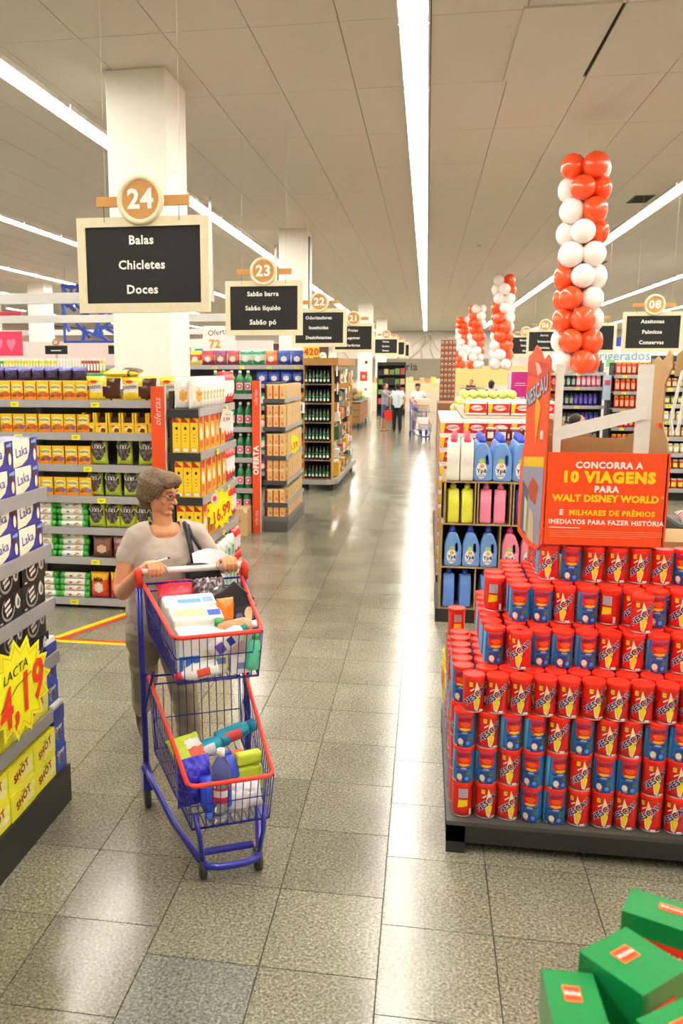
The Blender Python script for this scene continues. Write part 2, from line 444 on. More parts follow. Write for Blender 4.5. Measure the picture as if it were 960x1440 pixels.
# ================================================================ PRODUCT KINDS
def blob2(cx, cz, rx, rz, n=10, j=.0, seed=0):
    r = random.Random(seed)
    return [(cx + rx * math.cos(2 * math.pi * k / n) * (1 + r.uniform(-j, j)), cz + rz * math.sin(2 * math.pi * k / n) * (1 + r.uniform(-j, j))) for k in range(n)]
def quad(x0, z0, x1, z1): return [(x0, z0), (x1, z0), (x1, z1), (x0, z1)]
def carton(name, w, d, h, body, decals, texts=(), side=None, mirror_side=False, eps=.0012, bevel=0):
    """front looks to -Y, base at z 0, centred in X, front face at y = 0; decals = [(poly, material)]"""
    b = MB().box(-w / 2, 0, 0, w / 2, d, h, body)
    for k, (p, m) in enumerate(decals): b.poly(p, m, frontfn(-eps * (1 + k * .35)))
    for t in texts: b.text(t[0], t[1], t[4], frontfn(-eps * (3 + len(decals) * .35 + t[5] if len(t) > 5 else eps * 3)), t[2], t[3], *(t[6:] if len(t) > 6 else ()), bold=.02)
    if side:
        for k, (p, m) in enumerate(side): b.poly(p, m, sidefn(w / 2 + eps * (1 + k * .35)))
    return b.build(name)
def pouch(name, w, h, d, colf, nx=15, nz=18, seed=1, lean=0, ragged=.004):
    """pillow pack, base z 0, front to -Y"""
    r = random.Random(seed); b = MB(); V = []
    def th(u, v):
        e = max(0, 1 - abs(2 * u - 1) ** 4) ** .5 * max(0, 1 - abs(2 * v - 1) ** 3) ** .6
        return d / 2 * e
    nz_ = [[noise.noise(Vector((i * .7 + seed * 5, j * .6, seed))) for i in range(nx + 1)] for j in range(nz + 1)]
    for s in (-1, 1):
        for j in range(nz + 1):
            for i in range(nx + 1):
                u, v = i / nx, j / nz
                ww = w * (1 - .07 * math.sin(math.pi * v))
                V.append(((u - .5) * ww + nz_[j][i] * ragged, s * (th(u, v) * (1 + .35 * nz_[j][i]) + .001) + v * lean, v * h + nz_[j][i] * ragged + ragged))
    N = (nx + 1) * (nz + 1)
    groups = {}
    for j in range(nz):
        for i in range(nx):
            a = j * (nx + 1) + i
            groups.setdefault(colf((i + .5) / nx, (j + .5) / nz, 0), []).append((a, a + 1, a + nx + 2, a + nx + 1))
            groups.setdefault(colf((i + .5) / nx, (j + .5) / nz, 1), []).append((N + a + nx + 1, N + a + nx + 2, N + a + 1, N + a))
    edge = list(range(0, nx + 1)) + [(nx + 1) * j + nx for j in range(1, nz + 1)] + [(nx + 1) * nz + i for i in range(nx - 1, -1, -1)] + [(nx + 1) * j for j in range(nz - 1, 0, -1)]
    bs = [(edge[k], edge[k] + N, edge[(k + 1) % len(edge)] + N, edge[(k + 1) % len(edge)]) for k in range(len(edge))]
    first = True
    for m, fs in groups.items():
        o = len(b.v)
        if first: b.add(V, fs + bs, m, smooth=True); first = False
        else:
            k = b.mi(m)
            for f in fs: b.f.append(list(f)); b.m.append(k); b.sm.append(True)
    return b, name
def pouch_text(b, t, size, u, v, m, y, rot=0, bold=.03):
    b.text(t, size, m, frontfn(y), u, v, rot, bold=bold); return b
# --- red cocoa tin
TR, TH = .0495, .170
TRED = mat('d4180e', .28, coat=.4); LID = mat('ee2a12', .42); TBLUE = mat('2272b8', .28, coat=.4); TDB = mat('1d3f8c', .3, coat=.4)
SILV = mat('c9c6c2', .3, .7)
def tin(kind):
    b = MB(); body = TRED if kind in (0, 2) else TBLUE
    b.lathe([(.047, .0), (.0485, .002), (.0485, .006)], 20, SILV)
    b.lathe([(.0480, .004), (.0482, .03), (.0472, .07), (.0472, .10), (.0480, .14), (.0483, .156)], 20, body)
    t = b.build('cocoa_tin')
    MB().lathe([(.0483, .150), (TR, .152), (TR, .168), (.0485, TH), (.044, TH), (.043, TH - .003)], 20, LID).build('lid', t)
    R = .0487; W = wrapfn(R); W2 = wrapfn(R + .0004); W3 = wrapfn(R + .0008); W4 = wrapfn(R + .0012)
    d = MB()
    def strip(pts, m, fn): d.poly(pts, m, fn)
    Wt = mat('f6f2ee', .35); Pu = mat('2a1a5e', .35)
    if kind == 0:
        # yellow flash behind the word
        strip([(-.004, .148), (.010, .112), (-.014, .086)], mat('f3dfa8', .35), W)
        strip([(-.016, .077), (.018, .093), (.015, .05), (.004, .008), (-.009, .016), (-.015, .05)], Wt, W)
        strip([(-.013, .074), (.015, .088), (.012, .05), (.003, .014), (-.006, .020), (-.012, .05)], YEL, W2)
        strip(quad(-.036, .122, -.020, .142), mat('f0d020', .35), W)
        d.text('17', .012, Pu, W2, -.028, .132)
        strip(quad(.012, .008, .034, .015), Wt, W)
        strip([(-.03, .098), (-.012, .112), (-.013, .117), (-.032, .104)], Wt, W)
        d.text('NESCAU', .0345, Wt, W2, -.002, .085, rot=.72, bold=.085, sp=1.1)
        d.text('NESCAU', .0345, Pu, W3, -.002, .085, rot=.72, bold=.045, sp=1.1)
        d.text('2.0', .018, Pu, W3, .020, .070, rot=.68, bold=.02)
    elif kind == 1:
        strip([(-.036, .148), (.036, .148), (.038, .10), (.02, .078), (-.02, .078), (-.038, .10)], TRED, W)
        strip([(-.026, .112), (-.008, .096), (.014, .098), (.028, .112), (.010, .122), (-.014, .120)], mat('e8541c', .35), W2)
        strip([(-.024, .085), (.0, .079), (.026, .086), (.02, .092), (-.018, .092)], mat('f2c024', .35), W3)
        d.text('NESCAU', .0185, Pu, W3, .002, .132, rot=.12, bold=.03)
        strip([(-.04, .076), (.04, .076), (.034, .066), (-.034, .066)], TDB, W)
        d.text('edição', .010, Wt, W2, 0, .071, bold=.02)
        strip([(-.035, .0), (.035, .0), (.03, .06), (-.03, .06)], TDB, W)
        strip(blob2(-.018, .028, .013, .016), mat('e8dcc8', .35), W2)
        strip(blob2(.016, .022, .010, .010), mat('4a90d8', .35), W2)
        strip(blob2(-.014, .012, .008, .005), mat('e87818', .35), W3)
        strip(blob2(.022, .046, .010, .012), mat('4d6a34', .35), W2)
        strip([(-.075, .15), (-.05, .15), (-.055, .01), (-.08, .01)], mat('62b2e4', .3), W)
    else:
        strip(quad(-.030, .095, .012, .138), mat('c5bfc2', .35), W)
        for q in range(5): strip(quad(-.027, .100 + q * .0075, .008, .1035 + q * .0075), mat('8d8aa0', .4), W2)
        strip([(-.034, .045), (.012, .055), (.012, .085), (-.03, .085)], YEL, W)
        strip(quad(.022, .01, .034, .04), WHITE, W)
    d.build('label_print', t)
    return t
TIN = [Proto(tin(0)), Proto(tin(1)), Proto(tin(2))]
# --- bottle helper
def bottle(name, prof, body, capm, cap, label=None, seg=14, sq=None):
    t = MB().lathe(prof, seg, body, sq=sq).build(name)
    MB().lathe(cap, 10, capm).build('cap', t)
    if label: label(t)
    return t
# --- big two litre softener jug with a handle hole: rounded slab
def jug(body, capm, printed, w=.125, h=.255, d=.085, name='softener_jug'):
    cu = bpy.data.curves.new('j', 'CURVE'); cu.dimensions = '2D'; cu.fill_mode = 'BOTH'; cu.extrude = d / 2 - .010; cu.bevel_depth = .010; cu.bevel_resolution = 3
    def spl(pts):
        s = cu.splines.new('BEZIER'); s.bezier_points.add(len(pts) - 1); s.use_cyclic_u = True; s.resolution_u = 4
        for p, (x, y) in zip(s.bezier_points, pts): p.co = (x, y, 0); p.handle_left_type = p.handle_right_type = 'AUTO'
    k = .010
    x = w / 2 - k
    spl([(-x, k + .004), (-x * .9, k), (x * .9, k), (x, k + .004), (x, h * .3), (x * .97, h * .6), (x * .62, h * .82), (.012, h - k), (-.028, h - k), (-x * .72, h * .86), (-x, h * .66), (-x, h * .35)])
    spl([(x * .30, h * .38), (x * .80, h * .40), (x * .84, h * .56), (x * .62, h * .72), (x * .24, h * .70), (x * .14, h * .54)][::-1])
    o = bpy.data.objects.new('t', cu); me = evaluated(o); bpy.data.objects.remove(o)
    for v in me.vertices: v.co = Vector((v.co.x, v.co.z, v.co.y))
    me.flip_normals()
    me.materials.clear(); me.materials.append(body)
    for p in me.polygons: p.use_smooth = True
    me.name = name
    t = bpy.data.objects.new(name, me); C.objects.link(t)
    MB().lathe([(.019, h - .004), (.019, h + .012)], 12, body, c=(-.008, 0, 0)).lathe([(.0235, h + .006), (.0235, h + .032), (.017, h + .036), (.017, h + .052), (.015, h + .054)], 14, capm, c=(-.008, 0, 0)).build('cap', t)
    if printed:
        y = -d / 2 - .0012; b = MB(); F = frontfn(y); F2 = frontfn(y - .0008); F3 = frontfn(y - .0016)
        b.poly(blob2(-.010, .075, .036, .058, 16), mat('eef0ea', .35), F)
        b.poly(blob2(-.010, .138, .020, .018, 12), mat('a9cf6c', .35), F2)
        b.poly(blob2(-.006, .104, .016, .013, 10), mat('e79a5c', .35), F2)
        b.poly(blob2(-.014, .118, .010, .010, 8), mat('f3c9a2', .35), F3)
        b.text('Ypê', .038, mat('16205e', .35), F3, -.008, .070, bold=.03)
        b.poly(quad(-.036, .030, .016, .040), mat('c4a7b8', .4), F2); b.poly(quad(-.030, .044, .012, .048), mat('8795c8', .4), F2)
        b.build('label_print', t)
    return t
# --- upright boxes of biscuits (orange over yellow)
def bis(stripe):
    w, h = .112, .172
    O = mat('e89a1c', .4); Y2 = mat('f2c52c', .4)
    return carton('biscuit_box', w, .06, h, O, [
        (quad(-w / 2, .07, w / 2, h), Y2), (blob2(0, .118, .05, .03), mat('f7e79a', .4)), (blob2(.005, .062, .052, .022, 9, .2, 2), mat('b5651e', .45)),
        (blob2(.03, .052, .02, .022, 8, .2, 4), mat(stripe, .4)), (blob2(-.03, .045, .02, .014, 8, .2, 5), mat('8d4a16', .45)), (quad(-w / 2, 0, w / 2, .026), mat('e58a14', .4)),
        (quad(-w / 2, .0, -w / 2 + .002, h), mat('a8690f')), ], [('belVita', .030, 0, .122, mat('2f6f4e', .4), 1)])
BIS = [Proto(bis('c8432a')), Proto(bis('7d4a9a')), Proto(bis('4a78c8'))]
# --- wide yellow and brown chocolate biscuit pack
def cookbag():
    Yl, Br, Wh = mat('f0d024', .25, coat=.3), mat('4a2412', .25, coat=.3), mat('f2ead0', .3)
    b, n = pouch('chocolate_pack', .325, .215, .07, lambda u, v, s: Br if (u > .60 and .06 < v < .9 or (u - .72) ** 2 / .06 + (v - .35) ** 2 / .1 < 1) else (Wh if u < .5 and .3 < v < .62 + .3 * u else Yl), nx=16, nz=12, seed=3)
    b.poly(blob2(-.08, .172, .035, .013), mat('d8281c', .4), frontfn(-.041)); b.text('picnic', .055, mat('26346a', .4), frontfn(-.043), -.075, .128, .08, bold=.01)
    return b.build(n)
CHOC = Proto(cookbag())
# --- small window display box
def windowbox():
    w = .115
    return carton('display_box', w, .10, .085, mat('efc321', .4), [(blob2(.01, .042, .032, .03, 9, .2, 1), mat('f5e4a0', .4)), (blob2(.018, .034, .024, .022, 9, .25, 3), mat('6b3312', .45)),
                                                      (blob2(-.015, .068, .02, .006), mat('d2301c', .4)), (quad(-w / 2, 0, -w / 2 + .002, .085), mat('a5820f')), (quad(-w / 2, .08, w / 2, .085), mat('ffe27a'))])
WBOX = Proto(windowbox())
def opentray():
    Y = mat('efc321', .4); w = .115; b = MB()
    b.box(-w / 2, 0, 0, w / 2, .10, .012, Y).box(-w / 2, 0, .012, -w / 2 + .016, .1, .10, Y).box(w / 2 - .016, 0, .012, w / 2, .1, .10, Y).box(-w / 2 + .016, .08, .012, w / 2 - .016, .1, .10, mat('2a1408', .6))
    b.box(-w / 2 + .02, .03, .013, w / 2 - .02, .078, .06, mat('3a1c0e', .4))
    return b.build('display_tray')
TRAY = Proto(opentray())
# --- lime/brown snack bags
def limebag(seed, w=.165, h=.245):
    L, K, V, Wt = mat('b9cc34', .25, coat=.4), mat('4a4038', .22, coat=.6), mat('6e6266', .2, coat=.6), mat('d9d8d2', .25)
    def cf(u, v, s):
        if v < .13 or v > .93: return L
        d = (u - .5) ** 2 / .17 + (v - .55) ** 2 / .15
        if d < 1: return V if noise.noise(Vector((u * 7, v * 7, seed))) > .08 else K  # V patches: highlights on the dark film, painted into its colour
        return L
    b, n = pouch('snack_bag', w, h, .09, cf, seed=seed, lean=.01)
    for q in range(6):
        xx = -.045 + .017 * q; b.poly([(xx, h * .62), (xx + .009, h * .62), (xx + .02 * ((q % 3) - .5), h * (.74 + .02 * (q % 2))), (xx + .02 * ((q % 3) - .5) - .008, h * .75)], Wt, frontfn(-.052))
    return b.build(n)
def limebag2(seed): return limebag(seed)
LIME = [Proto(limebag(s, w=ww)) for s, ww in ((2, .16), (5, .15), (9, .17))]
# --- horizontal rolls (wrapped biscuits)
def roll(acc):
    Wt, G, A, B = mat('f0ede4', .3, coat=.3), mat('3da53c', .3), mat(acc, .35), mat('c98a4a', .4)
    M = Matrix.Rotation(math.pi / 2, 4, 'Y')
    b = MB()
    b.tube([(-.145, 0, .031), (-.135, 0, .031)], [.022, .030], 12, G).tube([(-.135, 0, .031), (-.10, 0, .031)], .031, 12, G).tube([(-.10, 0, .031), (.10, 0, .031)], .0305, 12, Wt)
    b.tube([(.10, 0, .031), (.135, 0, .031)], .031, 12, G).tube([(.135, 0, .031), (.145, 0, .031)], [.030, .022], 12, G)
    F = lambda u, v: (u, -.0315 * math.cos(v / .031), .031 + .0315 * math.sin(v / .031))
    b.poly([(-.05, -.012), (-.02, -.002), (-.06, .014), (-.035, .004)], A, F); b.poly(blob2(-.04, 0, .022, .010, 7, .4, 3), A, F); b.poly(blob2(.045, 0, .028, .017, 9, .15, 1), B, F)
    return b.build('biscuit_roll')
ROLL = [Proto(roll('38a05a')), Proto(roll('2e6fc0')), Proto(roll('d83a34'))]
def simplebag(name, w, h, d, top, mid, bot, blobc, seed, txt=None, tc='f5f0e6', lean=.0, bt=.33):
    T_, M_, B_, K_ = mat(top, .3, coat=.3), mat(mid, .3, coat=.3), mat(bot, .3, coat=.3), mat(blobc, .35)
    def cf(u, v, s):
        if (u - .5) ** 2 / .07 + (v - .42) ** 2 / .035 < 1: return K_
        return T_ if v > .72 else (M_ if v > bt else B_)
    b, n = pouch(name, w, h, d, cf, seed=seed, lean=lean)
    if txt: b.text(txt, w * .3, mat(tc, .4), frontfn(-d / 2 - .008), 0, h * .76, .1, bold=.04)
    return b.build(n)
BROWNB = Proto(simplebag('sweet_bag', .19, .20, .09, '7d5a46', '8a5a3c', '6d3a26', 'd6b6a0', 4))
PINKB = Proto(simplebag('sweet_bag', .19, .20, .09, 'b88a90', '8a5560', '6d3a36', 'e0c0b4', 8))
ORNB = Proto(simplebag('sweet_bag', .175, .245, .09, 'f0b418', 'e2581c', 'c8301a', 'e8ded0', 6, 'Mix', '2a1a10'))
WHITB = Proto(simplebag('flour_bag', .15, .27, .09, 'f6f2ea', 'f4efe6', 'f4efe6', 'e8a848', 11))
REDW = Proto(simplebag('coffee_pack', .12, .25, .08, 'dc1e1c', 'f0e6e0', 'dc2a22', 'f4eeee', 12))
BLUEB = Proto(simplebag('berry_bag', .14, .12, .07, '6c68b0', '231a3c', '2a1c44', '3a2a5c', 14))
# --- tall thin yellow box
def tallbox():
    w, h = .075, .33
    return carton('cereal_box', w, .19, h, mat('f0b81c', .4), [
        (quad(-w / 2 + .004, .04, w / 2 - .002, h - .004), mat('f5cb28', .4)), ([(-w / 2 + .004, h - .01), (w / 2 - .004, h - .07), (-w / 2 + .004, h - .07)], mat('b8241a', .4)),
        (quad(-.022, .01, .024, .034), WHITE), (blob2(0, .21, .012, .014), mat('2b2b30')), (blob2(0, .155, .01, .004), mat('a04a20')), (blob2(0, .125, .01, .004), mat('a04a20')), (blob2(0, .10, .008, .004), mat('a04a20'))],
        side=[(quad(.02, 0, .17, h), mat('f0a01e', .4)), (quad(.0, 0, .018, h), mat('33241a', .5)), ([(.03, .30), (.15, .33), (.15, .24), (.03, .26)], mat('cf2a1e', .4)), (blob2(.09, .16, .05, .06, 9, .2, 2), mat('f7e9c0', .4)), (blob2(.09, .07, .05, .04, 9, .25, 3), mat('de5f16', .4))])
TALL = Proto(tallbox())
# --- chocolate bar cartons of the near shelf (face +X)
def barbox(kind):
    # print on the +X face; long side along Y
    W, D, Hh = .235, .16, .125
    b = MB()
    if kind == 0: # cream and violet
        b.box(-D, 0, 0, 0, W, Hh, mat('3a3290', .35)); F = sidefn(.0012); F2 = sidefn(.002); F3 = sidefn(.0028)
        cr = mat('efe9c4', .35)
        b.poly([(.0, .0), (.08, .006), (.135, .03), (.158, .07), (.162, .1), (.16, Hh), (0, Hh)], cr, F)
        b.poly([(.0, .02), (.05, .03), (.11, .05), (.14, .09), (.145, Hh), (0, Hh)], mat('f6f3de', .35), F2)
        b.text('Laka', .062, mat('2b2a86', .35), F3, .078, .068, .12, bold=.01)
        b.poly(blob2(.193, .085, .022, .016), mat('4a2618', .35), F2); b.poly(blob2(.205, .045, .014, .028), mat('f2e6b4', .35), F3)
        b.poly([(.175, .11), (.225, .118), (.225, .10), (.18, .098)], mat('7fa8e0', .35), F2)
    elif kind == 1: # black with silver swirl
        b.box(-D, 0, 0, 0, W, Hh, mat('181412', .35)); F = sidefn(.0012); F2 = sidefn(.002)
        sv = mat('a9a49c', .35, .3)
        pts = [(.10 + .062 * math.cos(t), .062 + .055 * math.sin(t)) for t in [math.radians(a) for a in range(120, 380, 20)]]
        pin = [(.10 + .054 * math.cos(t), .066 + .047 * math.sin(t)) for t in [math.radians(a) for a in range(120, 380, 20)]][::-1]
        for k in range(12): b.poly([pts[k], pts[k + 1], pin[11 - k], pin[12 - k]], sv, F)
        for q, (a, z) in enumerate(((.068, .088), (.072, .062), (.082, .04))):
            b.poly([(a, z - .010), (a + .048, z + .008), (a + .05, z + .022), (a - .006, z + .006)], mat('d8d4cc', .35), F2)
        b.poly(blob2(.19, .075, .024, .036, 8, .2, 2), mat('cfcac2', .35), F); b.poly(blob2(.195, .07, .012, .02, 7, .2, 5), mat('6f6a64', .35), F2); b.poly(quad(.02, .008, .045, .016), mat('cfcac2'), F)
    elif kind == 2: # bright yellow
        b.box(-D, 0, 0, 0, W, Hh, mat('ece42c', .35)); F = sidefn(.0012); F2 = sidefn(.002)
        b.poly([(.11, .0), (.235, .06), (.235, .10), (.16, .11), (.10, .06)], mat('eee87a', .35), F); b.poly(blob2(.19, .04, .03, .016, 8, .2), mat('f3eeb0', .35), F2)
        b.text('SHOT', .052, mat('8e1a16', .35), F2, .115, .068, .25, bold=.04)
        b.poly(quad(.10, .098, .135, .104), mat('4a7a2c'), F2)
    else: # blue with cream
        b.box(-D, 0, 0, 0, W * .5, Hh, mat('2a3fa8', .3)); F = sidefn(.0012); F2 = sidefn(.002)
        b.poly(blob2(.055, .068, .036, .04, 9, .15, 3), mat('6a7fb4', .35), F); b.poly(blob2(.06, .06, .022, .028, 8, .2, 6), mat('4a4452', .35), F2); b.text('Oreo', .034, WHITE, F2, .05, .098, .15, bold=.03)
        b.poly([(.015, .07), (.03, .08), (.03, .095), (.015, .085)], mat('c23a4a'), F2)
    return b.build('chocolate_carton')
BAR = [Proto(barbox(k)) for k in range(4)]
def whitetop(): # open top row of white and blue bars
    b = MB().box(-.16, 0, 0, 0, .1175, .075, mat('2a3690', .35))
    for k in range(6): b.box(-.15 + k * .025, .004, .075, -.13 + k * .025, .1135, .10, WHITE)
    return b.build('open_carton')
OPEN = Proto(whitetop())
# --- starburst price card
def burst(name, R1, R2, n, body, rim, y=0):
    b = MB(); pts = []; inn = []
    for k in range(2 * n):
        a = math.pi * k / n; R = R1 if k % 2 == 0 else R2
        pts.append((R * math.cos(a), R * math.sin(a) * .92))
    b.prism(pts, 0, .003, body)
    for k in range(2 * n):
        a, c = pts[k], pts[(k + 1) % (2 * n)]
        q = .88; w = .86
        b.poly([(a[0] * q, a[1] * q), (c[0] * q, c[1] * q), (c[0] * w, c[1] * w), (a[0] * w, a[1] * w)], rim, frontfn(-.001))
    return b
def price_tag_on(parent, mk): ...
PT = None
def pricetags(g, xs, y, z, axis='x'):
    for x in xs:
        b = MB()
        if axis == 'x': b.box(x - .04, y - .004, z, x + .04, y - .001, z + .045, mat('eeea2a', .5)).box(x - .025, y - .0052, z + .022, x + .02, y - .004, z + .028, mat('8a8a30')).box(x - .02, y - .0052, z + .012, x + .006, y - .004, z + .017, mat('8a8a30'))
        else: b.box(y + .001, x - .04, z, y + .004, x + .04, z + .045, mat('eeea2a', .5)).box(y + .004, x - .025, z + .022, y + .0052, x + .02, z + .028, mat('8a8a30'))
        b.build('price_tag', g)
# ================================================================ LEFT: NEAR CHOCOLATE SHELVES (end unit faces the aisle)
def rowx(P, xs, y, z, lab, cat, grp, rz=0, jit=.004, scale=None, vary=None):
    """lab: 'yellow box' + place -> 'third yellow box from the left ...'"""
    what, place = lab
    for k, x in enumerate(xs):
        p = P[k % len(P)] if isinstance(P, list) else P
        p.put((x + random.uniform(-jit, jit), y + random.uniform(0, jit * 2), z), f'{nth(k)} {what} from the left {place}', cat, grp, rz=rz + random.uniform(-.03, .03), scale=scale)
g = empty('chocolate_shelf', (-1.80, 3.8, 0)); tag(g, 'near shelf unit of chocolate cartons with grey shelves and dark base', 'shelf unit')
def gl(b, n): return b.build(n, g)
gl(MB().box(-.62, -3.2, 0, -.60, .0, 2.3, mat('8e8e8c', .5)), 'back_panel')
gl(MB().box(-.60, -.02, 0, -.40, 0, 1.9, mat('8e8e8c', .5)), 'end_panel')
bz = MB().box(-.60, -3.2, 0, .05, .07, .20, mat('26241f', .5)); gl(bz, 'base')
NS = [1.66, 1.375, 1.13, .85, .555]
NS = [1.625, 1.345, 1.075, .80, .53]
SW = [.0, .0, .01, .03, .06]
for k, z in enumerate(NS):
    ov = .005 * k
    s = gl(MB().box(-.60, -3.2, z - .02, ov, .03 + ov, z, mat('9a9a9b', .45, .2)).box(ov, -3.2, z - .05, ov + .012, .03 + ov, z + .012, mat('a5a3a4', .4, .3)).box(-.40, .03 + ov, z - .04, ov + .012, .034 + ov, z, mat('4a4a4a', .5)), 'shelf')
def nearrow(kind, z, layers, yends, place, what, grp, x=-1.815, W=.235):
    i = 0
    for L in range(layers):
        for k, y in enumerate(yends):
            lv = ('lower' if L == 0 else 'upper')
            BAR[kind].put((x + random.uniform(-.006, .004), y - W, z + L * .1265), f'{lv} {what}, {nth(k)} from the far end, {place}', 'chocolate carton', grp, rz=random.uniform(-.02, .02))
            i += 1
Y3 = [3.80 - .24 * k for k in range(5)]
nearrow(0, NS[0], 2, Y3, 'top shelf', 'cream and violet carton', 'cream chocolate cartons')
nearrow(0, NS[1], 2, [y for y in Y3], 'second shelf', 'cream and violet carton', 'cream chocolate cartons')
nearrow(1, NS[2], 2, Y3, 'third shelf down', 'black and silver carton', 'black chocolate cartons', x=-1.81)
nearrow(1, NS[3], 2, Y3, 'fourth shelf down', 'black and silver carton', 'black chocolate cartons', x=-1.805)
for z, pl, xx in ((NS[4], 'lowest hanging shelf', -1.79), (.20, 'dark base shelf', -1.765)):
    nearrow(3, z, 2, [3.86 if z > .3 else 3.86], pl, 'blue chocolate carton', 'blue chocolate cartons', x=xx, W=.1175)
    OPEN.put((xx, 3.74, z + .253), f'open carton of white-wrapped bars above the blue cartons {pl}', 'chocolate carton')
    nearrow(2, z, 2, [3.74 - .24 * k for k in range(5)], pl, 'yellow chocolate carton', 'yellow chocolate cartons', x=xx)
# curled dark blue bag at the top left
b, n = pouch('blue_bag', .2, .17, .08, lambda u, v, s: mat('2a3aa0', .3, coat=.4) if (u + v) % .5 > .12 else mat('5f7fd0', .3), seed=21); o = b.build(n)
o.location = (-1.90, 3.42, NS[0] + .252); o.rotation_euler = (0, 0, 1.4); tag(o, 'dark blue snack bag lying on top of the cream cartons', 'snack bag')
pricetags(g, [-.33, .0 - 1.3], .006, NS[1] - .052 + 0, axis='y')
# big yellow price star
sb = burst('star', .25, .19, 15, mat('f4ee1e', .55), mat('d8702a', .5))
sb.text('LACTA', .06, BLACK, frontfn(-.004), -.03, .085, .2, bold=.0, shear=.3)
sb.text('4,19', .235, mat('e03a10', .5), frontfn(-.004), .0, -.045, .25, bold=.03, shear=.35, sx=.8)
sb.tube([(-.15, -.0035, -.06), (-.02, -.0035, .02), (.09, -.0035, .05)], .0015, 4, BLACK)
o = sb.build('price_star'); o.location = (-1.70, 3.28, .83); o.rotation_euler = (0, 0, math.pi / 2 - .12); tag(o, 'large yellow price star reading 4,19 on the near chocolate shelves', 'price sign')
sb = burst('star', .12, .09, 12, mat('f4ee1e', .55), mat('d8702a', .5)); o = sb.build('price_star'); o.location = (-1.77, 3.05, 1.52); o.rotation_euler = (0, 0, math.pi / 2); tag(o, 'edge of a small yellow price star between the cream cartons', 'price sign')

# ================================================================ BISCUIT GONDOLA
YF = 7.25
g = empty('biscuit_shelf', (-2.36, YF, 0)); tag(g, 'long shelf unit of biscuits and sweets behind the shopper', 'shelf unit')
ZS = [1.905, 1.615, 1.33, 1.045, .755, .475, .09]
def gl(b, n): return b.build(n, g)
gl(MB().box(-5.2, .50, .1, 0, .54, 2.0, mat('6e6a62', .6)), 'back_panel')
for x in (-5.2, -3.9, -2.6, -1.3, -.02): gl(MB().box(x, .44, 0, x + .04, .50, 2.0, mat('8a8a88', .5)), 'upright')
gl(MB().box(-5.2, .12, 0, 0, .5, .06, mat('2c2a26', .6)), 'kick_plate')
SHM = mat('b0aeb0', .4, .3)
for k, z in enumerate(ZS):
    gl(MB().box(-5.2, .0, z - .015, 0, .50, z, mat('a8a6a6', .5)).box(-5.2, -.012, z - .055, 0, .0, z + .012, SHM), 'shelf')
tags_ = {0: (-1.29, -.53), 1: (-1.27, -.72), 2: (-.62,), 3: (-.50, ), 4: (-1.5,), 5: (-.58,), 6: (-.80,)}
for k, xs in tags_.items(): pricetags(g, xs, -.012, ZS[k] - .052)
for x in (-3.7, -2.45): pass
bx = [-3.02 - .122 * k for k in range(7)][::-1]
rowx([BIS[0]], bx, YF + .01, ZS[0], ('orange-yellow biscuit box', 'on the top biscuit shelf'), 'biscuit box', 'biscuit boxes', jit=.003)
rowx([BIS[0], BIS[1]], [x + .0 for x in bx], YF + .01, ZS[1], ('orange-yellow biscuit box', 'on the second biscuit shelf'), 'biscuit box', 'biscuit boxes', jit=.003)
rowx([BIS[1]], bx[1:], YF + .01, ZS[2], ('orange-yellow biscuit box', 'on the third biscuit shelf'), 'biscuit box', 'biscuit boxes', jit=.003)
rowx([BIS[2]], bx[2:], YF + .01, ZS[3], ('orange-yellow biscuit box with blue', 'on the fourth biscuit shelf'), 'biscuit box', 'biscuit boxes', jit=.003)
# second rank behind and the violet bags above the top shelf
for k in range(7): BLUEB.put((-3.9 + .13 * k, YF + .20 + .004 * k, ZS[0] + .175), f'{nth(k)} violet and black berry bag from the left above the biscuit boxes', 'bag', 'berry bags on top', rz=.1 * (k % 3))
bxs = MB().box(-3.95, YF + .09, 0, -3.02, YF + .42, .174, mat('c9974a', .6)).build('carton'); bxs.location.z = ZS[0]; tag(bxs, 'long carton hidden behind the biscuit boxes under the berry bags', 'carton')
CHOC.put((-2.93 + .10, YF + .06, ZS[0]), 'left yellow chocolate wafer pack on the top biscuit shelf', 'biscuit pack')
CHOC.put((-2.50, YF + .06, ZS[0]), 'middle yellow chocolate wafer pack on the top biscuit shelf', 'biscuit pack')
CHOC.put((-2.22 + .05, YF + .10, ZS[0]), 'right yellow chocolate wafer pack ending behind the red post', 'biscuit pack')
CHOC.put((-2.66, YF + .02, ZS[0] + .238), 'flat yellow chocolate pack lying on top behind the others', 'biscuit pack', rot=(-1.45, 0, .05))
wx = [-2.97 + .122 * k for k in range(6)]
rowx(WBOX, wx, YF + .01, ZS[1], ('small yellow printed display box', 'on the second biscuit shelf'), 'display box', 'small yellow display boxes', jit=.002)
rowx(TRAY, wx, YF + .01, ZS[1] + .087, ('open yellow display tray', 'stacked above the small yellow boxes'), 'display tray', 'open yellow trays', jit=.002)
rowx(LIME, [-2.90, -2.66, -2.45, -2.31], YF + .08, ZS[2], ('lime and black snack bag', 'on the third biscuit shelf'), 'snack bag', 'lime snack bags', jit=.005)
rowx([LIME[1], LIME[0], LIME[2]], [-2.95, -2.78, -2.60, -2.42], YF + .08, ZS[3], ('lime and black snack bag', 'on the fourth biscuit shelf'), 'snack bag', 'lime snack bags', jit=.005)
rowx([LIME[0], LIME[1]], [-2.94, -2.78, -2.64, -2.50, -2.37], YF + .07, ZS[4], ('lime and black snack bag', 'on the fifth biscuit shelf'), 'snack bag', 'lime snack bags', jit=.005)
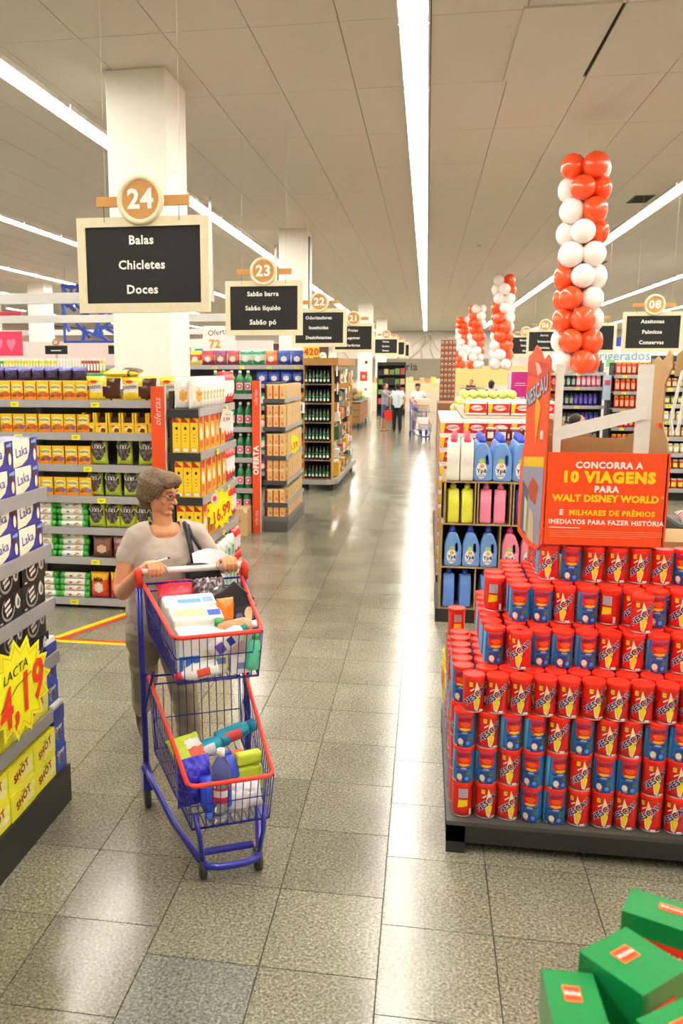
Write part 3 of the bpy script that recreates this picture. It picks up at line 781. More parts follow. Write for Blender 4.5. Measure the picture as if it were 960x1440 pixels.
for z, kinds, sh in ((ZS[4], [0], 'fifth'), (ZS[5], [1, 0], 'sixth'), (ZS[6], [2], 'bottom')):
    for L in range(4):
        for k, x in enumerate((-3.47, -3.165)):
            ROLL[kinds[(L // 2) % len(kinds)]].put((x + random.uniform(-.01, .01), YF + .045 + .012 * (L % 2), z + L * .0585), f'green-ended white biscuit roll, {nth(L)} layer up, {"left" if k == 0 else "right"} stack, {sh} shelf', 'biscuit roll', 'biscuit rolls', rz=random.uniform(-.04, .04))
rowx([BROWNB, PINKB], [-2.89, -2.70, -2.5], YF + .06, ZS[5], ('brown sweet bag', 'on the sixth biscuit shelf'), 'sweet bag', 'brown sweet bags')
rowx([ORNB], [-2.93, -2.745, -2.56], YF + .06, ZS[6], ('orange sweet bag', 'on the bottom biscuit shelf'), 'sweet bag', 'orange sweet bags')
# red posts
def post(x, y, w, label, zt=2.04, word=True, off=0):
    p = empty('advertising_post', (x, y, 0)); tag(p, label, 'post')
    MB().box(0, 0, .0, w, .05, zt, mat('dd4a1c', .35, coat=.2)).build('panel', p)
    MB().box(w, 0, .0, w + .006, .05, zt + .0, mat('f0e8e2', .3)).build('clear_edge', p)
    F = lambda u, v: (w / 2 - v, -.002, 1 + u)
    b = MB(); pk = mat('f3b8b4', .4)
    b.text('ofertas', .10 * w / .15, pk, F, zt - 1.22, 0, bold=.01, shear=.3); b.text('ofertas', .10 * w / .15, pk, F, -.8, 0, bold=.01, shear=.3)
    if word: b.text('OFERTA', .12 * w / .15 * 1.15, WHITE, F, -.02, 0, bold=.05)
    b.build('lettering', p); return p
post(-2.355, YF - .08, .125, 'red advertising post at the end of the biscuit shelves', word=False)
# ---------------- end display of yellow boxes (front to camera, side to the aisle)
g = empty('end_display', (-2.0, 7.15, 0)); tag(g, 'end display of yellow cereal boxes and red packs with price stars', 'shelf unit')
EZ = [1.845, 1.47, 1.08, .69, .32, .08]
XA = -1.92
gl(MB().box(-.20, .05, .0, -.17, 1.4, 2.0, mat('3a3630', .6)), 'back_panel')
for k, z in enumerate(EZ):
    gl(MB().box(-.17, .0, z - .02, .08 + .012 * k, 1.35, z, mat('8f8d8c', .5)).box(-.20, -.012, z - .07, .08 + .012 * k, .0, z, mat('2c2b29', .5)).box(.08 + .012 * k, -.012, z - .06, .092 + .012 * k, 1.35, z + .012, SHM), 'shelf')
    for yy in (.35, 1.0): pass
pricetags(g, [.95], .10, EZ[0] - .055, 'y'); pricetags(g, [.5], .115, EZ[1] - .055, 'y'); pricetags(g, [.9], .125, EZ[2] - .055, 'y'); pricetags(g, [.6], .14, EZ[3] - .055, 'y')
for zi, sh in ((1, 'second'), (2, 'third'), (3, 'fourth')):
    xe = -1.945 + .012 * zi
    for k in range(3): TALL.put((xe - .036 - .0775 * (2 - k), 7.16, EZ[zi]), f'{nth(k)} tall yellow box from the left facing us, {sh} shelf of end display', 'cereal box', 'tall yellow boxes', rz=0)
    for k in range(4): TALL.put((xe - .036, 7.36 + .2 * k, EZ[zi]), f'tall yellow box, {nth(k)} along the aisle side, {sh} shelf of end display', 'cereal box', 'tall yellow boxes', rz=random.uniform(-.04, .04))
    for k in range(3): REDW.put((xe - .03, 8.22 + .115 * k, EZ[zi]), f'{nth(k)} red and white pack at the far end, {sh} shelf of the end display', 'coffee pack', 'red and white packs', rz=1.45, scale=(1, 1, 1.3))
for k in range(8):
    WHITB.put((-2.08 + .0 * k if k else -2.08, 7.22 + .125 * k, EZ[0]), f'{nth(k)} white flour bag from the near end on top of the end display', 'flour bag', 'white flour bags', rz=.35 + random.uniform(-.1, .1))
    WHITB.put((-1.96, 7.22 + .115 * k, EZ[0]), f'{nth(k)} white flour bag along the aisle edge on top of the end display', 'flour bag', 'white flour bags', rz=.9 + random.uniform(-.1, .1))
for k in range(3): REDW.put((-1.96, 8.2 + .12 * k, EZ[0]), f'{nth(k)} red and white pack at the far end on top of the end display', 'coffee pack', 'red and white packs', rz=1.2, scale=(1.2, 1, 1.25))
GRNB = Proto(simplebag('sugar_bag', .16, .26, .09, 'e6efe8', 'e2ece4', 'e0eae2', '7fb898', 31))
for zi, sh in ((4, 'fifth'), (5, 'bottom')):
    for k in range(6): GRNB.put((-1.93 + .012 * zi, 7.26 + .16 * k, EZ[zi]), f'{nth(k)} white and green bag from the near end, {sh} shelf of the end display', 'sugar bag', 'white and green bags', rz=1.3)
    for k in range(2): REDW.put((-1.93 + .012 * zi, 8.24 + .13 * k, EZ[zi]), f'{nth(k)} red and white pack at the far end, {sh} shelf of the end display', 'coffee pack', 'red and white packs', rz=1.4, scale=(1.1, 1, 1.1))
sb = burst('star', .21, .16, 13, mat('f4ee1e', .55), mat('e0a020', .5)); sb.text('16,99', .15, mat('d8401a', .5), frontfn(-.004), 0, -.05, .35, bold=.03, shear=.3, sx=.8); sb.poly(blob2(-.09, .10, .055, .05), mat('f6d0c8'), frontfn(-.003)); sb.poly(blob2(-.09, .10, .03, .025), mat('d83a3a'), frontfn(-.004))
o = sb.build('price_star'); o.location = (-1.83, 7.52, .93); o.rotation_euler = (0, 0, 1.15); tag(o, 'yellow price star reading 16,99 on the side of the end display', 'price sign')
cp = MB().box(-.07, 0, -.09, .07, .002, .09, mat('f3ece4', .6)).text('3,99', .05, mat('c83a2a'), frontfn(-.003), 0, .0, .2, bold=.02); cp.text('oferta', .03, mat('9a7a6a'), frontfn(-.003), 0, .05, .2)
o = cp.build('price_card'); o.location = (-1.845, 7.85, 1.72); o.rotation_euler = (.1, .25, 1.0); tag(o, 'small white price card hanging at the top shelf of the end display', 'price sign')
# back of the row, body behind
struct_body = MB().box(-9, 7.80, 0, -2.95, 8.35, 1.95, mat('8f8d88', .6)).build('rear_shelf_unit'); tag(struct_body, 'rear half of the biscuit shelf row behind the wafer packs', 'shelf unit')
# ================================================================ RIGHT: COCOA TIN PILE
PX0, PY0 = .145, 3.69
g = empty('display_platform', (PX0, PY0, 0)); tag(g, 'low black platform under the pile of red tins', 'platform')
BK = mat('2a2926', .45)
def gl(b, n): return b.build(n, g)
gl(MB().box(0, 0, .135, 1.75, 1.40, .155, mat('4a4844', .5)), 'deck')
gl(MB().box(0, 0, .055, 1.75, .03, .135, BK).box(0, .03, .055, .03, 1.40, .135, BK), 'skirt')
for x, y in ((0, 0), (0, 1.31), (1.65, 0), (1.65, 1.31)): gl(MB().box(x, y, 0, x + .085, y + .085, .135, BK), 'foot')
ZP = .156; DT = .1035
core = MB().box(.258, 3.83, ZP, 1.80, 5.0, ZP + 2 * TH - .002, CARD).box(.258, 3.83, ZP + 2 * TH, 1.80, 4.34, ZP + 3 * TH - .002, CARD).box(.68, 4.34, ZP + 2 * TH, 1.80, 5.0, ZP + 3 * TH - .002, CARD).box(.47, 4.045, ZP + 3 * TH, 1.80, 4.60, ZP + 4 * TH - .002, CARD).box(.68, 4.60, ZP + 3 * TH, 1.80, 5.0, ZP + 4 * TH - .002, CARD)
core.box(.61, 4.225, ZP + 4 * TH, 1.80, 4.9, ZP + 5 * TH - .002, CARD).box(.735, 4.37, ZP + 5 * TH, 1.75, 4.85, ZP + 6 * TH - .002, CARD).box(.80, 4.42, ZP + 6 * TH, 1.75, 4.8, ZP + 7 * TH - .002, CARD)
o = core.build('carton_core'); tag(o, 'brown cartons stacked inside the pile of red tins', 'carton')
rt = random.Random(5)
GRP = 'red and blue cocoa tins in the stepped pile'
def put_tin(x, y, z, lab, kind=None):
    if kind is None:
        q = rt.random(); kind = 0 if q < .56 else (1 if q < .92 else 2)
    kn = ['red', 'blue', 'back-turned red'][kind]
    face = math.atan2(x, y)
    TIN[kind].put((x + rt.uniform(-.002, .002), y + rt.uniform(-.002, .002), z), lab.replace('#', kn), 'tin', GRP, rz=-face * .8 + rt.uniform(-.3, .3) + .1)
LV = ['lowest', 'second', 'third', 'fourth']
front_kinds = {0: [2, 0, 0, 1, 1, 0, 0, 0, 0, 0, 1, 0, 0], 1: [1, 1, 0, 1, 1, 0, 1, 1, 0, 0, 1, 0, 1], 2: [1, 0, 1, 1, 0, 1, 0, 0, 1, 1, 0, 1, 0], 3: [0] * 13}
NX = 13
for L in range(4):
    for k in range(NX):
        off = .035 * (L == 3) + .0
        put_tin(.215 + DT * k + (.04 if L == 2 else 0) * 0 + off, 3.775, ZP + TH * L, f'# cocoa tin, {nth(k)} from the left in the {LV[L]} front row of the pile', front_kinds[L][k])
    for k in range(11 if L < 3 else 6):
        put_tin(.205, 3.775 + DT * (k + 1) + .01, ZP + TH * L, f'# cocoa tin, {nth(k)} behind the corner on the aisle side, {LV[L]} row')
Z4 = ZP + 4 * TH; Z5 = Z4 + TH; Z6 = Z5 + TH
# loose tins on the shoulders of the steps and the tiers above
for k in range(14): 
    if k != 3: put_tin(.305, 3.985 + DT * k, ZP + TH * 3.0 if False else Z4 - TH, f'# cocoa tin, {nth(k)} in the second file from the aisle, top of the first step') if False else None
def tier(x0, y0, z, nx, ny, nm):
    for k in range(nx): put_tin(x0 + DT * k, y0 + rt.uniform(-.004, .004), z, f'# cocoa tin, {nth(k)} from the left along the front of the {nm} step')
    for k in range(ny): put_tin(x0 - .006, y0 + DT * (k + 1), z, f'# cocoa tin, {nth(k)} back along the aisle side of the {nm} step')
def inner(x0, y0, z, nx, ny, nm):
    for k in range(nx): put_tin(x0 + DT * k, y0, z, f'# cocoa tin, mostly its lid showing, {nth(k)} from left, {nm} step')
    for k in range(ny): put_tin(x0, y0 + DT * (k + 1), z, f'# cocoa tin, mostly its lid showing, {nth(k)} back, {nm} step')
inner(.31, 3.88, Z4 - TH, 12, 5, 'first'); inner(.415, 3.985, Z4 - TH, 10, 0, 'first inner')
for q, x in enumerate((.31, .4135, .517, .62)): inner(x, 4.395, Z4 - 2 * TH, 0, 5, ['back lower', 'second back lower', 'third back lower', 'fourth back lower'][q]); inner(x, 4.395 - DT, Z4 - 2 * TH, 0, 1, ['rear low', 'second rear low', 'third rear low', 'fourth rear low'][q])
inner(.45, 4.06, Z5 - TH, 10, 5, 'second'); inner(.555, 4.165, Z5 - TH, 8, 0, 'second inner')
inner(.575, 4.205, Z6 - TH, 8, 4, 'third'); inner(.68, 4.31, Z6 - TH, 6, 0, 'third inner')
tier(.345, 3.955, Z4, 12, 6, 'second')
tier(.47, 4.10, Z5, 10, 5, 'third')
tier(.62, 4.245, Z6, 9, 4, 'fourth')
put_tin(.46, 3.90, Z4, '# cocoa tin pushed forward near the left of the second step', 0)
put_tin(1.00, 3.99, Z5, '# cocoa tin pushed forward near the right of the third step', 0)
put_tin(.21, 4.86, Z4 - TH, '# cocoa tin standing alone at the far aisle corner', 2)
for k in range(2): put_tin(.365, 4.25 + .11 * k, Z5, f'# cocoa tin, {nth(k)} of two stacked high at the aisle side')
# yellow price star at the aisle side of the pile
sb = burst('star', .16, .12, 12, mat('f0e626', .55), mat('e0a020', .5)); sb.text('5,98', .12, mat('d8401a', .5), frontfn(-.004), 0, -.03, .2, bold=.03)
o = sb.build('price_star'); o.location = (.128, 4.35, .62); o.rotation_euler = (0, .12, -math.pi / 2 + .04); tag(o, 'yellow price star hung on the aisle side of the tin pile', 'price sign')
# ---------------- cardboard display tower above the pile
ORG = mat('f04a14', .45); KR = mat('b08f60', .8, bump=.05); WHC = mat('e9e4dc', .6)
TX0, TY0 = .60, 4.19
g = empty('promotion_display', (TX0, TY0, 1.36)); tag(g, 'orange cardboard promotion display standing on the tin pile', 'display')
def gl(b, n): return b.build(n, g)
sg = MB().box(-.02, 0, 0, .53, .006, .445, ORG)
F = frontfn(-.0015)
Yt = mat('f8d21a', .5); Wt = mat('fbf1ea', .5)
cx = .258
gl(sg, 'front_panel')
t = MB()
t.text('CONCORRA A', .042, Wt, F, cx, .385, bold=.045)
t.text('10 VIAGENS', .070, Yt, F, cx, .327, bold=.065)
t.text('PARA', .042, Wt, F, cx - .005, .271, bold=.045)
t.text('WALT DISNEY WORLD', .0455, Yt, F, cx - .008, .226, bold=.045, sp=1.02); t.text('®', .020, Yt, F, cx + .248, .238)
t.text('E', .035, Wt, F, cx - .205, .157, bold=.05); t.text('MILHARES DE PRÊMIOS', .035, Yt, F, cx + .025, .157, bold=.04)
t.text('IMEDIATOS PARA FAZER HISTÓRIA', .031, Wt, F, cx, .112, bold=.035)
t.box(.0, -.0025, .082, .14, -.0015, .086, Wt)
for k in range(4): t.box(.0, -.0025, .040 + k * .0095, .52 if k else .42, -.0015, .042 + k * .0095, mat('f6a070', .5))
gl(t, 'lettering')
def slab_side(pts, x0, x1, m):   # outline in Y,Z
    n = len(pts); b = MB()
    b.add([(x0, y, z) for y, z in pts] + [(x1, y, z) for y, z in pts], [tuple(range(n)), tuple(range(2 * n - 1, n - 1, -1))] + [(i, i + n, (i + 1) % n + n, (i + 1) % n) for i in range(n)], m)
    return b
# left panel, printed outwards (generic swirls only)
wav = [(0, 0), (0, .88), (.05, .90), (.12, .875), (.2, .925), (.28, .95), (.36, .91), (.42, .90), (.44, .86), (.43, .80), (.45, .70), (.43, .60), (.42, .5), (.46, .4), (.5, .3), (.52, .1), (.50, -.03), (.3, -.06), (.1, -.05)]
lp = gl(slab_side(wav, -.032, -.026, ORG), 'side_panel')
d = MB(); Lf = lambda u, v: (-.0335, u, v); Lf2 = lambda u, v: (-.0345, u, v); Lf3 = lambda u, v: (-.0355, u, v)
d.poly([(.02, .38), (.44, .33), (.46, .28), (.30, -.03), (.04, -.02)], mat('8d8ea4', .5), Lf)
d.poly([(.02, .42), (.42, .38), (.42, .33), (.02, .37)], mat('e0b814', .5), Lf2)
d.poly([(.10, .27), (.22, .30), (.30, .24), (.26, .18), (.14, .17)], mat('a84424', .5), Lf2)
d.poly([(.28, .22), (.42, .26), (.44, .0), (.34, -.02)], mat('4e5a6a', .5), Lf2)
d.poly([(.16, .12), (.26, .14), (.27, -.02), (.15, -.03)], mat('c9b48c', .5), Lf3)
d.poly([(.30, .16), (.36, .18), (.36, .0), (.31, .0)], mat('cfd0a4', .5), Lf3)
d.text('NESCAU', .105, mat('4a4c66', .4), lambda u, v: (-.0345, .22 - u, v), 0, .72, .25, bold=.08, sp=1.1); d.text('NESCAU', .105, mat('b4b6c2', .4), lambda u, v: (-.0355, .22 - u, v), 0, .72, .25, bold=.03, sp=1.1)
d.poly([(.02, .86), (.40, .88), (.42, .80), (.02, .78)], mat('c83a1c', .45), Lf)
d.poly([(.12, .66), (.22, .70), (.24, .62), (.20, .46), (.16, .56)], mat('e8a020', .45), Lf2)
d.poly([(.20, .86), (.28, .87), (.22, .80), (.14, .82)], mat('e8b49a', .45), Lf2)
d.box(-.04, .06, .50, -.033, .09, .54, WHITE)
sp_ = gl(d, 'side_print'); sp_.rotation_euler.z = lp.rotation_euler.z = math.radians(7)
# right panel, plain kraft inside face with a slot
wav2 = [(0, 0), (0, .45), (.03, .50), (.14, .58), (.14, .76), (.04, .84), (.05, .90), (.10, .92), (.16, .89), (.22, .87), (.30, .895), (.40, .87), (.42, .8), (.42, .70), (.44, .5), (.42, .3), (.45, .1), (.45, 0)]
gl(slab_side([(y, z) for y, z in wav2], .515, .521, KR), 'side_panel')
wing = [(.53, .80), (.535, .90), (.57, .93), (.61, .95), (.66, .92), (.65, .86), (.60, .83), (.57, .80)]
gl(MB().prism([(x - .005, z) for x, z in wing], .02, .026, KR), 'wing')
gl(MB().tube([(.535, .01, .53), (.518, .01, .60), (.553, .01, .82), (.568, .01, .84), (.576, .01, .80), (.562, .01, .62), (.552, .01, .55)], .008, 8, WHC, closed=True), 'carry_strap')
# white frame posts and slanted brace, kraft boxes inside
gl(MB().box(.0, .012, .0, .035, .03, .855, WHC), 'frame_post')
gl(MB().box(.375, .05, .0, .44, .068, .855, WHC).box(.44, .05, .0, .442, .12, .855, WHC), 'frame_post')
gl(MB().add([(.0, .035, .49), (.42, .035, .605), (.42, .035, .665), (.0, .035, .555), (.0, .045, .49), (.42, .045, .605), (.42, .045, .665), (.0, .045, .555)], [(0, 1, 2, 3), (7, 6, 5, 4), (0, 4, 5, 1), (3, 2, 6, 7), (0, 3, 7, 4), (1, 5, 6, 2)], WHC), 'brace')
gl(MB().prism([(-.02, 0), (.514, 0), (.514, .53), (.44, .50), (.34, .43), (.27, .49), (-.02, .60)], .44, .446, KR), 'back_panel')
gl(MB().box(.04, .20, .0, .42, .206, .50, KR).box(.04, .206, .0, .045, .43, .50, KR), 'inner_box')
gl(MB().box(.500, .13, .56, .5145, .18, .58, ORG), 'tape')

# ================================================================ SOFTENER TOWER BEHIND THE PILE
BT = dict(white=jug(mat('efe9da', .3), mat('e8506a', .35), False), blue=jug(mat('6f9ad8', .3), mat('3c50c4', .35), True), blueb=jug(mat('5f86cf', .3), mat('3c50c4', .35), False),
          yellow=jug(mat('e4e04a', .3), mat('e4e04a', .35), False), pink=jug(mat('f08aa8', .3), mat('e84a86', .35), True), pinkb=jug(mat('f08aa8', .3), mat('e8789a', .35), False), navy=jug(mat('1f3a8c', .3), mat('1c2f78', .35), False))
BP = {k: Proto(o) for k, o in BT.items()}
for k, o in BT.items(): o.location = (0, 0, -3)
g = empty('softener_display', (.13, 7.35, 0)); tag(g, 'cardboard pallet display holding rows of softener jugs', 'display')
def gl(b, n): return b.build(n, g)
gl(MB().box(0, 0, 0, 1.15, .95, .12, mat('26241f', .6)), 'pallet')
KD = mat('a0845a', .85)
LVZ = [.13, .50, .88, 1.245]
for z in LVZ[:]: gl(MB().box(.03, 0, z - .012, 1.13, .93, z, KD), 'tray')
for z0, z1, xs in ((.13, .488, (.03, .325, .62, 1.12)), (.50, .868, (.03, .52, 1.12)), (.88, 1.233, (.05, .30, .325, .595, .62, .86, 1.12))):
    gl(MB().box(.03, .28, z0, 1.12, .29, z1, mat('2c241a', .9)), 'liner')
    for x in xs: gl(MB().box(x, 0, z0, x + .012, .93, z1, KD), 'divider')
def jr(kind, xs, y, z, nm, place, rz=0, s=1.0, sc=None):
    for k, x in enumerate(xs): BP[kind].put((x, y, z), f'{nth(k)} {nm} from the left {place}', 'softener jug', 'softener jugs on the display', rz=rz + rt.uniform(-.04, .04), scale=sc or s)
X0 = .13
jr('blueb', [X0 + .105, X0 + .245, X0 + .42, X0 + .55, X0 + .72, X0 + .86], 7.43, .131, 'blue softener jug seen edge-on', 'on the bottom layer', rz=math.pi / 2 + .1, s=1.13)
jr('blue', [X0 + .135, X0 + .29, X0 + .44], 7.42, .501, 'blue softener jug with label', 'on the second layer', s=1.14)
jr('pink', [X0 + .62, X0 + .78], 7.42, .501, 'pink softener jug with label', 'on the second layer', s=1.14)
jr('yellow', [X0 + .12, X0 + .24], 7.43, .881, 'yellow softener jug', 'on the third layer', rz=math.pi / 2 + .1, s=1.12)
jr('pinkb', [X0 + .40, X0 + .52], 7.43, .881, 'pink softener jug seen edge-on', 'on the third layer', rz=math.pi / 2 - .1, s=1.12)
jr('navy', [X0 + .69, X0 + .80], 7.43, .881, 'navy blue softener jug', 'on the third layer', rz=math.pi / 2, s=1.12)
for r in range(4):
    nm = ['front', 'second', 'third', 'back'][r]
    jr('white', [X0 + .115 + .006 * r, X0 + .228 + .006 * r], 7.43 + .15 * r, 1.246, 'white softener jug', f'in the {nm} rank atop the display', rz=math.pi / 2, s=1.26)
    jr('blue', [X0 + .362, X0 + .525, X0 + .688, X0 + .85], 7.43 + .15 * r, 1.246, 'pale blue softener jug', f'in the {nm} rank atop the display', s=1.25)
# ================================================================ PAPER PACKS BEHIND
def paperpack():
    w, h, d = .225, .14, .40
    Wh = mat('f6f2ee', .35)
    b = MB().box(-w / 2, 0, 0, w / 2, d, h, Wh)
    R2 = mat('c41c20', .35)
    b.poly(quad(-w / 2 + .002, .02, w / 2 - .002, .118), R2, frontfn(-.0012)); b.poly([(-w / 2 + .004, .118), (-w / 2 + .05, .118), (-w / 2 + .035, .02), (-w / 2 + .004, .03)], mat('f4c41a', .4), frontfn(-.002))
    b.poly(blob2(.01, .075, .065, .03, 10, .1), mat('f2e2dc', .4), frontfn(-.002)); b.text('Duetto', .040, R2, frontfn(-.003), .01, .075, .1, bold=.03); b.poly(blob2(.085, .095, .018, .018), R2, frontfn(-.0025))
    b.poly(quad(.02, .015, .38, .118), R2, leftfn(-w / 2 - .0012, .4)); b.poly(blob2(.2, .07, .1, .03, 9, .2), mat('efd9d0', .4), leftfn(-w / 2 - .002, .4))
    return b.build('paper_pack', bevel=.008)
PP = Proto(paperpack())
o = MB().box(.145, 8.55, 0, 1.20, 12.6, .12, mat('4a3a28', .7)).build('pallet'); tag(o, 'low pallet under the red and white paper packs', 'pallet')
for L in range(11):
    for k in range(5):
        PP.put((.26 + .23 * k, 8.6, .121 + .142 * L), f'{nth(k)} red and white paper pack from the left, {nth(L)} layer up, front stack', 'paper pack', 'paper packs, front stack')
for L in range(11):
    for k in range(4): PP.put((.26, 9.02 + .42 * k + .0, .121 + .142 * L), f'red and white paper pack on the aisle face, {nth(k + 1)} column back, {nth(L)} layer up', 'paper pack', 'paper packs along the aisle')
for k in range(4): PP.put((.54 + .245 * k, 9.6, 1.69 + .001), f'{nth(k)} red and white paper pack from the left on the raised rear stack', 'paper pack', 'paper packs, rear stack')
for L in range(1): 
    for k in range(3): PP.put((.65 + .245 * k, 10.1, 1.69), f'{nth(k)} paper pack from the left behind the raised stack', 'paper pack', 'paper packs, rear stack')
o = MB().box(.39, 9.1, .121, 1.4, 12.5, 1.685, mat('b99a80', .7)).build('carton_stack'); tag(o, 'brown carton block inside the paper pack stack', 'carton')
# jars standing in a tray behind the jugs
JAR = Proto(bottle('cocoa_jar', [(.045, 0), (.048, .01), (.048, .10), (.04, .115)], mat('6a1a1c', .3), mat('d8c8b4', .4), [(.044, .112), (.044, .13)], lambda t: MB().poly(quad(-.03, .03, .03, .09), mat('e9d8c8', .4), wrapfn(.049)).build('label_print', t)))
o = MB().box(.56, 8.36, 1.2, 1.28, 8.54, 1.50, mat('8a6a4a', .7)).build('jar_tray'); tag(o, 'narrow brown tray carrying a row of dark jars behind the jugs', 'tray'); 
for k in range(6): JAR.put((.62 + .115 * k, 8.45, 1.501), f'{nth(k)} dark red jar from the left behind the softener jugs', 'jar', 'dark jars behind the jugs')
o = MB().box(.62, 8.40, .0, 1.25, 8.52, 1.2, mat('6a5a48', .7)).build('jar_stand'); tag(o, 'brown stand under the tray of jars behind the softener display', 'stand')
# ================================================================ SHOPPING CARTS
BLU = mat('23249a', .3, .3, coat=.5); RIM = mat('e0382a', .35); WIRE = mat('26288a', .3, .4); RUB = mat('3a3a38', .6); CHR = mat('b8b8b8', .25, .9)
# cart frame: x lateral, y towards the shopper, z up; front axle at the origin
def make_cart(blue=BLU, wire=WIRE, rim=RIM):
    g = empty('shopping_cart')
    def gl(b, n, p=None): return b.build(n, p or g)
    # base frame: one bent tube from the rear posts round the front bumper
    P = [(-.265, .70, .235), (-.262, .60, .21), (-.20, .28, .125), (-.135, .02, .085), (-.11, -.03, .075), (-.05, -.045, .073), (.05, -.045, .073), (.11, -.03, .075), (.135, .02, .085), (.20, .28, .125), (.262, .60, .21), (.265, .70, .235)]
    gl(MB().tube(P, .0165, 10, blue), 'base_frame')
    gl(MB().box(-.115, .04, .085, .115, .075, .10, blue), 'cross_bar')
    for s in (-1, 1):
        gl(MB().tube([(s * .265, .70, .20), (s * .266, .735, .70), (s * .268, .765, 1.17)], .0165, 10, blue), 'rear_post')
        gl(MB().tube([(s * .268, .765, 1.135), (s * .269, .77, 1.215), (s * .262, .775, 1.222)], [.021, .022, .016], 12, RIM), 'handle_clamp')
        gl(MB().tube([(s * .125, .0, .08), (s * .14, -.03, .20), (s * .155, .0, .31)], .011, 8, blue), 'front_strut')
        gl(MB().tube([(s * .262, .715, .52), (s * .235, .57, .76)], .006, 6, wire), 'brace')
        c = gl(MB().box(s * .265 - .022, .66, .105, s * .265 + .022, .75, .20, blue), 'wheel_fork')
        gl(MB().tube([(s * .265 - .013, .705, .062), (s * .265 + .013, .705, .062)], .062, 20, RUB), 'wheel', c)
        c = gl(MB().box(s * .125 - .019, -.005, .045, s * .125 - .013, .03, .085, CHR).box(s * .125 + .013, -.005, .045, s * .125 + .019, .03, .085, CHR).tube([(s * .125, .0, .08), (s * .125, .0, .105)], .012, 10, CHR), 'caster')
        gl(MB().tube([(s * .125 - .012, .012, .05), (s * .125 + .012, .012, .05)], .05, 20, RUB), 'wheel', c)
    gl(MB().tube([(-.262, .775, 1.205), (.262, .775, 1.205)], .0165, 14, mat('e4e2e0', .35)), 'handle')
    # baskets
    def basket(name, yr, yf, zr, zf, wr, wf, zbr, zbf, n_side, n_front, drop):
        """rear/front y, rim heights, half widths, bottom heights"""
        b = MB(); r = .0026
        wbr, wbf = wr * .93, wf * .93; ybf = yf + .03; ybr = yr - .01
        def lerp(a, c, t): return tuple(a[i] + (c[i] - a[i]) * t for i in range(3))
        RL, RR, FL, FR = (-wr, yr, zr), (wr, yr, zr), (-wf, yf, zf), (wf, yf, zf)
        bRL, bRR, bFL, bFR = (-wbr, ybr, zbr), (wbr, ybr, zbr), (-wbf, ybf, zbf), (wbf, ybf, zbf)
        for k in range(n_side + 1):
            t = k / n_side
            for A, B_, a, c in ((RL, FL, bRL, bFL), (RR, FR, bRR, bFR)): b.tube([lerp(A, B_, t), lerp(a, c, t)], r, 4, wire, caps=False)
        for k in range(n_front + 1):
            t = k / n_front
            b.tube([lerp(FL, FR, t), lerp(bFL, bFR, t), lerp(bRL, bRR, t)], r, 4, wire, caps=False)
        for t in (.0, .45, .97): # horizontal hoops
            pts = [lerp(A, a, t) for A, a in ((RL, bRL), (FL, bFL), (FR, bFR), (RR, bRR))]
            b.tube(pts, r * 1.3, 5, wire, caps=False)
        for k in range(6):
            t = k / 6
            b.tube([lerp(bFL, bRL, t), lerp(bFR, bRR, t)], r, 4, wire, caps=False)
        o = gl(b, name)
        # rear grille (flap)
        f = MB()
        gz = zr - drop
        f.tube([(-wr, yr, zr), (wr, yr, zr)], .006, 6, wire).tube([(-wr + .02, yr - .01, gz), (wr - .02, yr - .01, gz)], .004, 5, wire)
        f.tube([(-wr + .02, yr - .03, zbr + .02), (wr - .02, yr - .03, zbr + .02)], .004, 5, wire).tube([(-wr + .02, yr - .02, (gz + zbr) / 2), (wr - .02, yr - .02, (gz + zbr) / 2)], .003, 5, wire)
        for k in range(12):
            x = (-wr + .03) + (2 * wr - .06) * k / 11
            f.tube([(x, yr - .01, gz), (x, yr - .03, zbr + .02)], r, 4, wire, caps=False)
        for s in (-1, 1): f.tube([(s * (wr - .02), yr, zr), (s * (wr - .02), yr - .03, zbr)], .004, 5, wire)
        gl(f, 'rear_grille', o)
        # red rim sleeve
        c = .035
        pts = [(-wr, yr, zr), lerp(RL, FL, .5), (-wf - .004, yf + c, zf + .004), (-wf + .008, yf + .008, zf), (-wf + c, yf - .002, zf), (wf - c, yf - .002, zf), (wf - .008, yf + .008, zf), (wf + .004, yf + c, zf + .004), lerp(RR, FR, .5), (wr, yr, zr)]
        gl(MB().tube(pts, .0105, 10, rim), 'rim_sleeve', o)
        return o
    basket('upper_basket', .745, .17, 1.15, 1.045, .248, .198, .90, .825, 22, 11, .035)
    basket('lower_basket', .70, -.04, .69, .46, .242, .185, .30, .245, 20, 11, .04)
    for s in (-1, 1): gl(MB().tube([(s * .262, .735, .70), (s * .238, .70, .69)], .007, 6, wire), 'basket_hook')
    return g
CARTROT = math.atan2(.447, .894); CO = Vector((-.79, 3.355, 0))
cart = make_cart(); cart.location = CO; cart.rotation_euler = (0, 0, CARTROT)
tag(cart, 'blue two-basket shopping cart with red rims pushed by the shopper', 'shopping cart')
CT = Matrix.Translation(CO) @ Matrix.Rotation(CARTROT, 4, 'Z')
def incart(o, p, lab, cat, rx=0, ry=0, rz=0, grp=None):
    o.location = CT @ Vector(p); o.rotation_euler = (Matrix.Rotation(CARTROT, 3, 'Z') @ (Matrix.Rotation(rz, 3, 'Z') @ Matrix.Rotation(ry, 3, 'Y') @ Matrix.Rotation(rx, 3, 'X'))).to_euler()
    return tag(o, lab, cat, grp)
# dark grey seat flap in the upper basket
o = MB().box(-.07, -.004, -.14, .07, .004, .14, mat('4a4a4c', .5)).build('seat_flap', bevel=.003); incart(o, (.125, .60, 1.05), 'dark grey plastic flap leaning in the upper basket', 'flap', rx=.5, ry=.75)
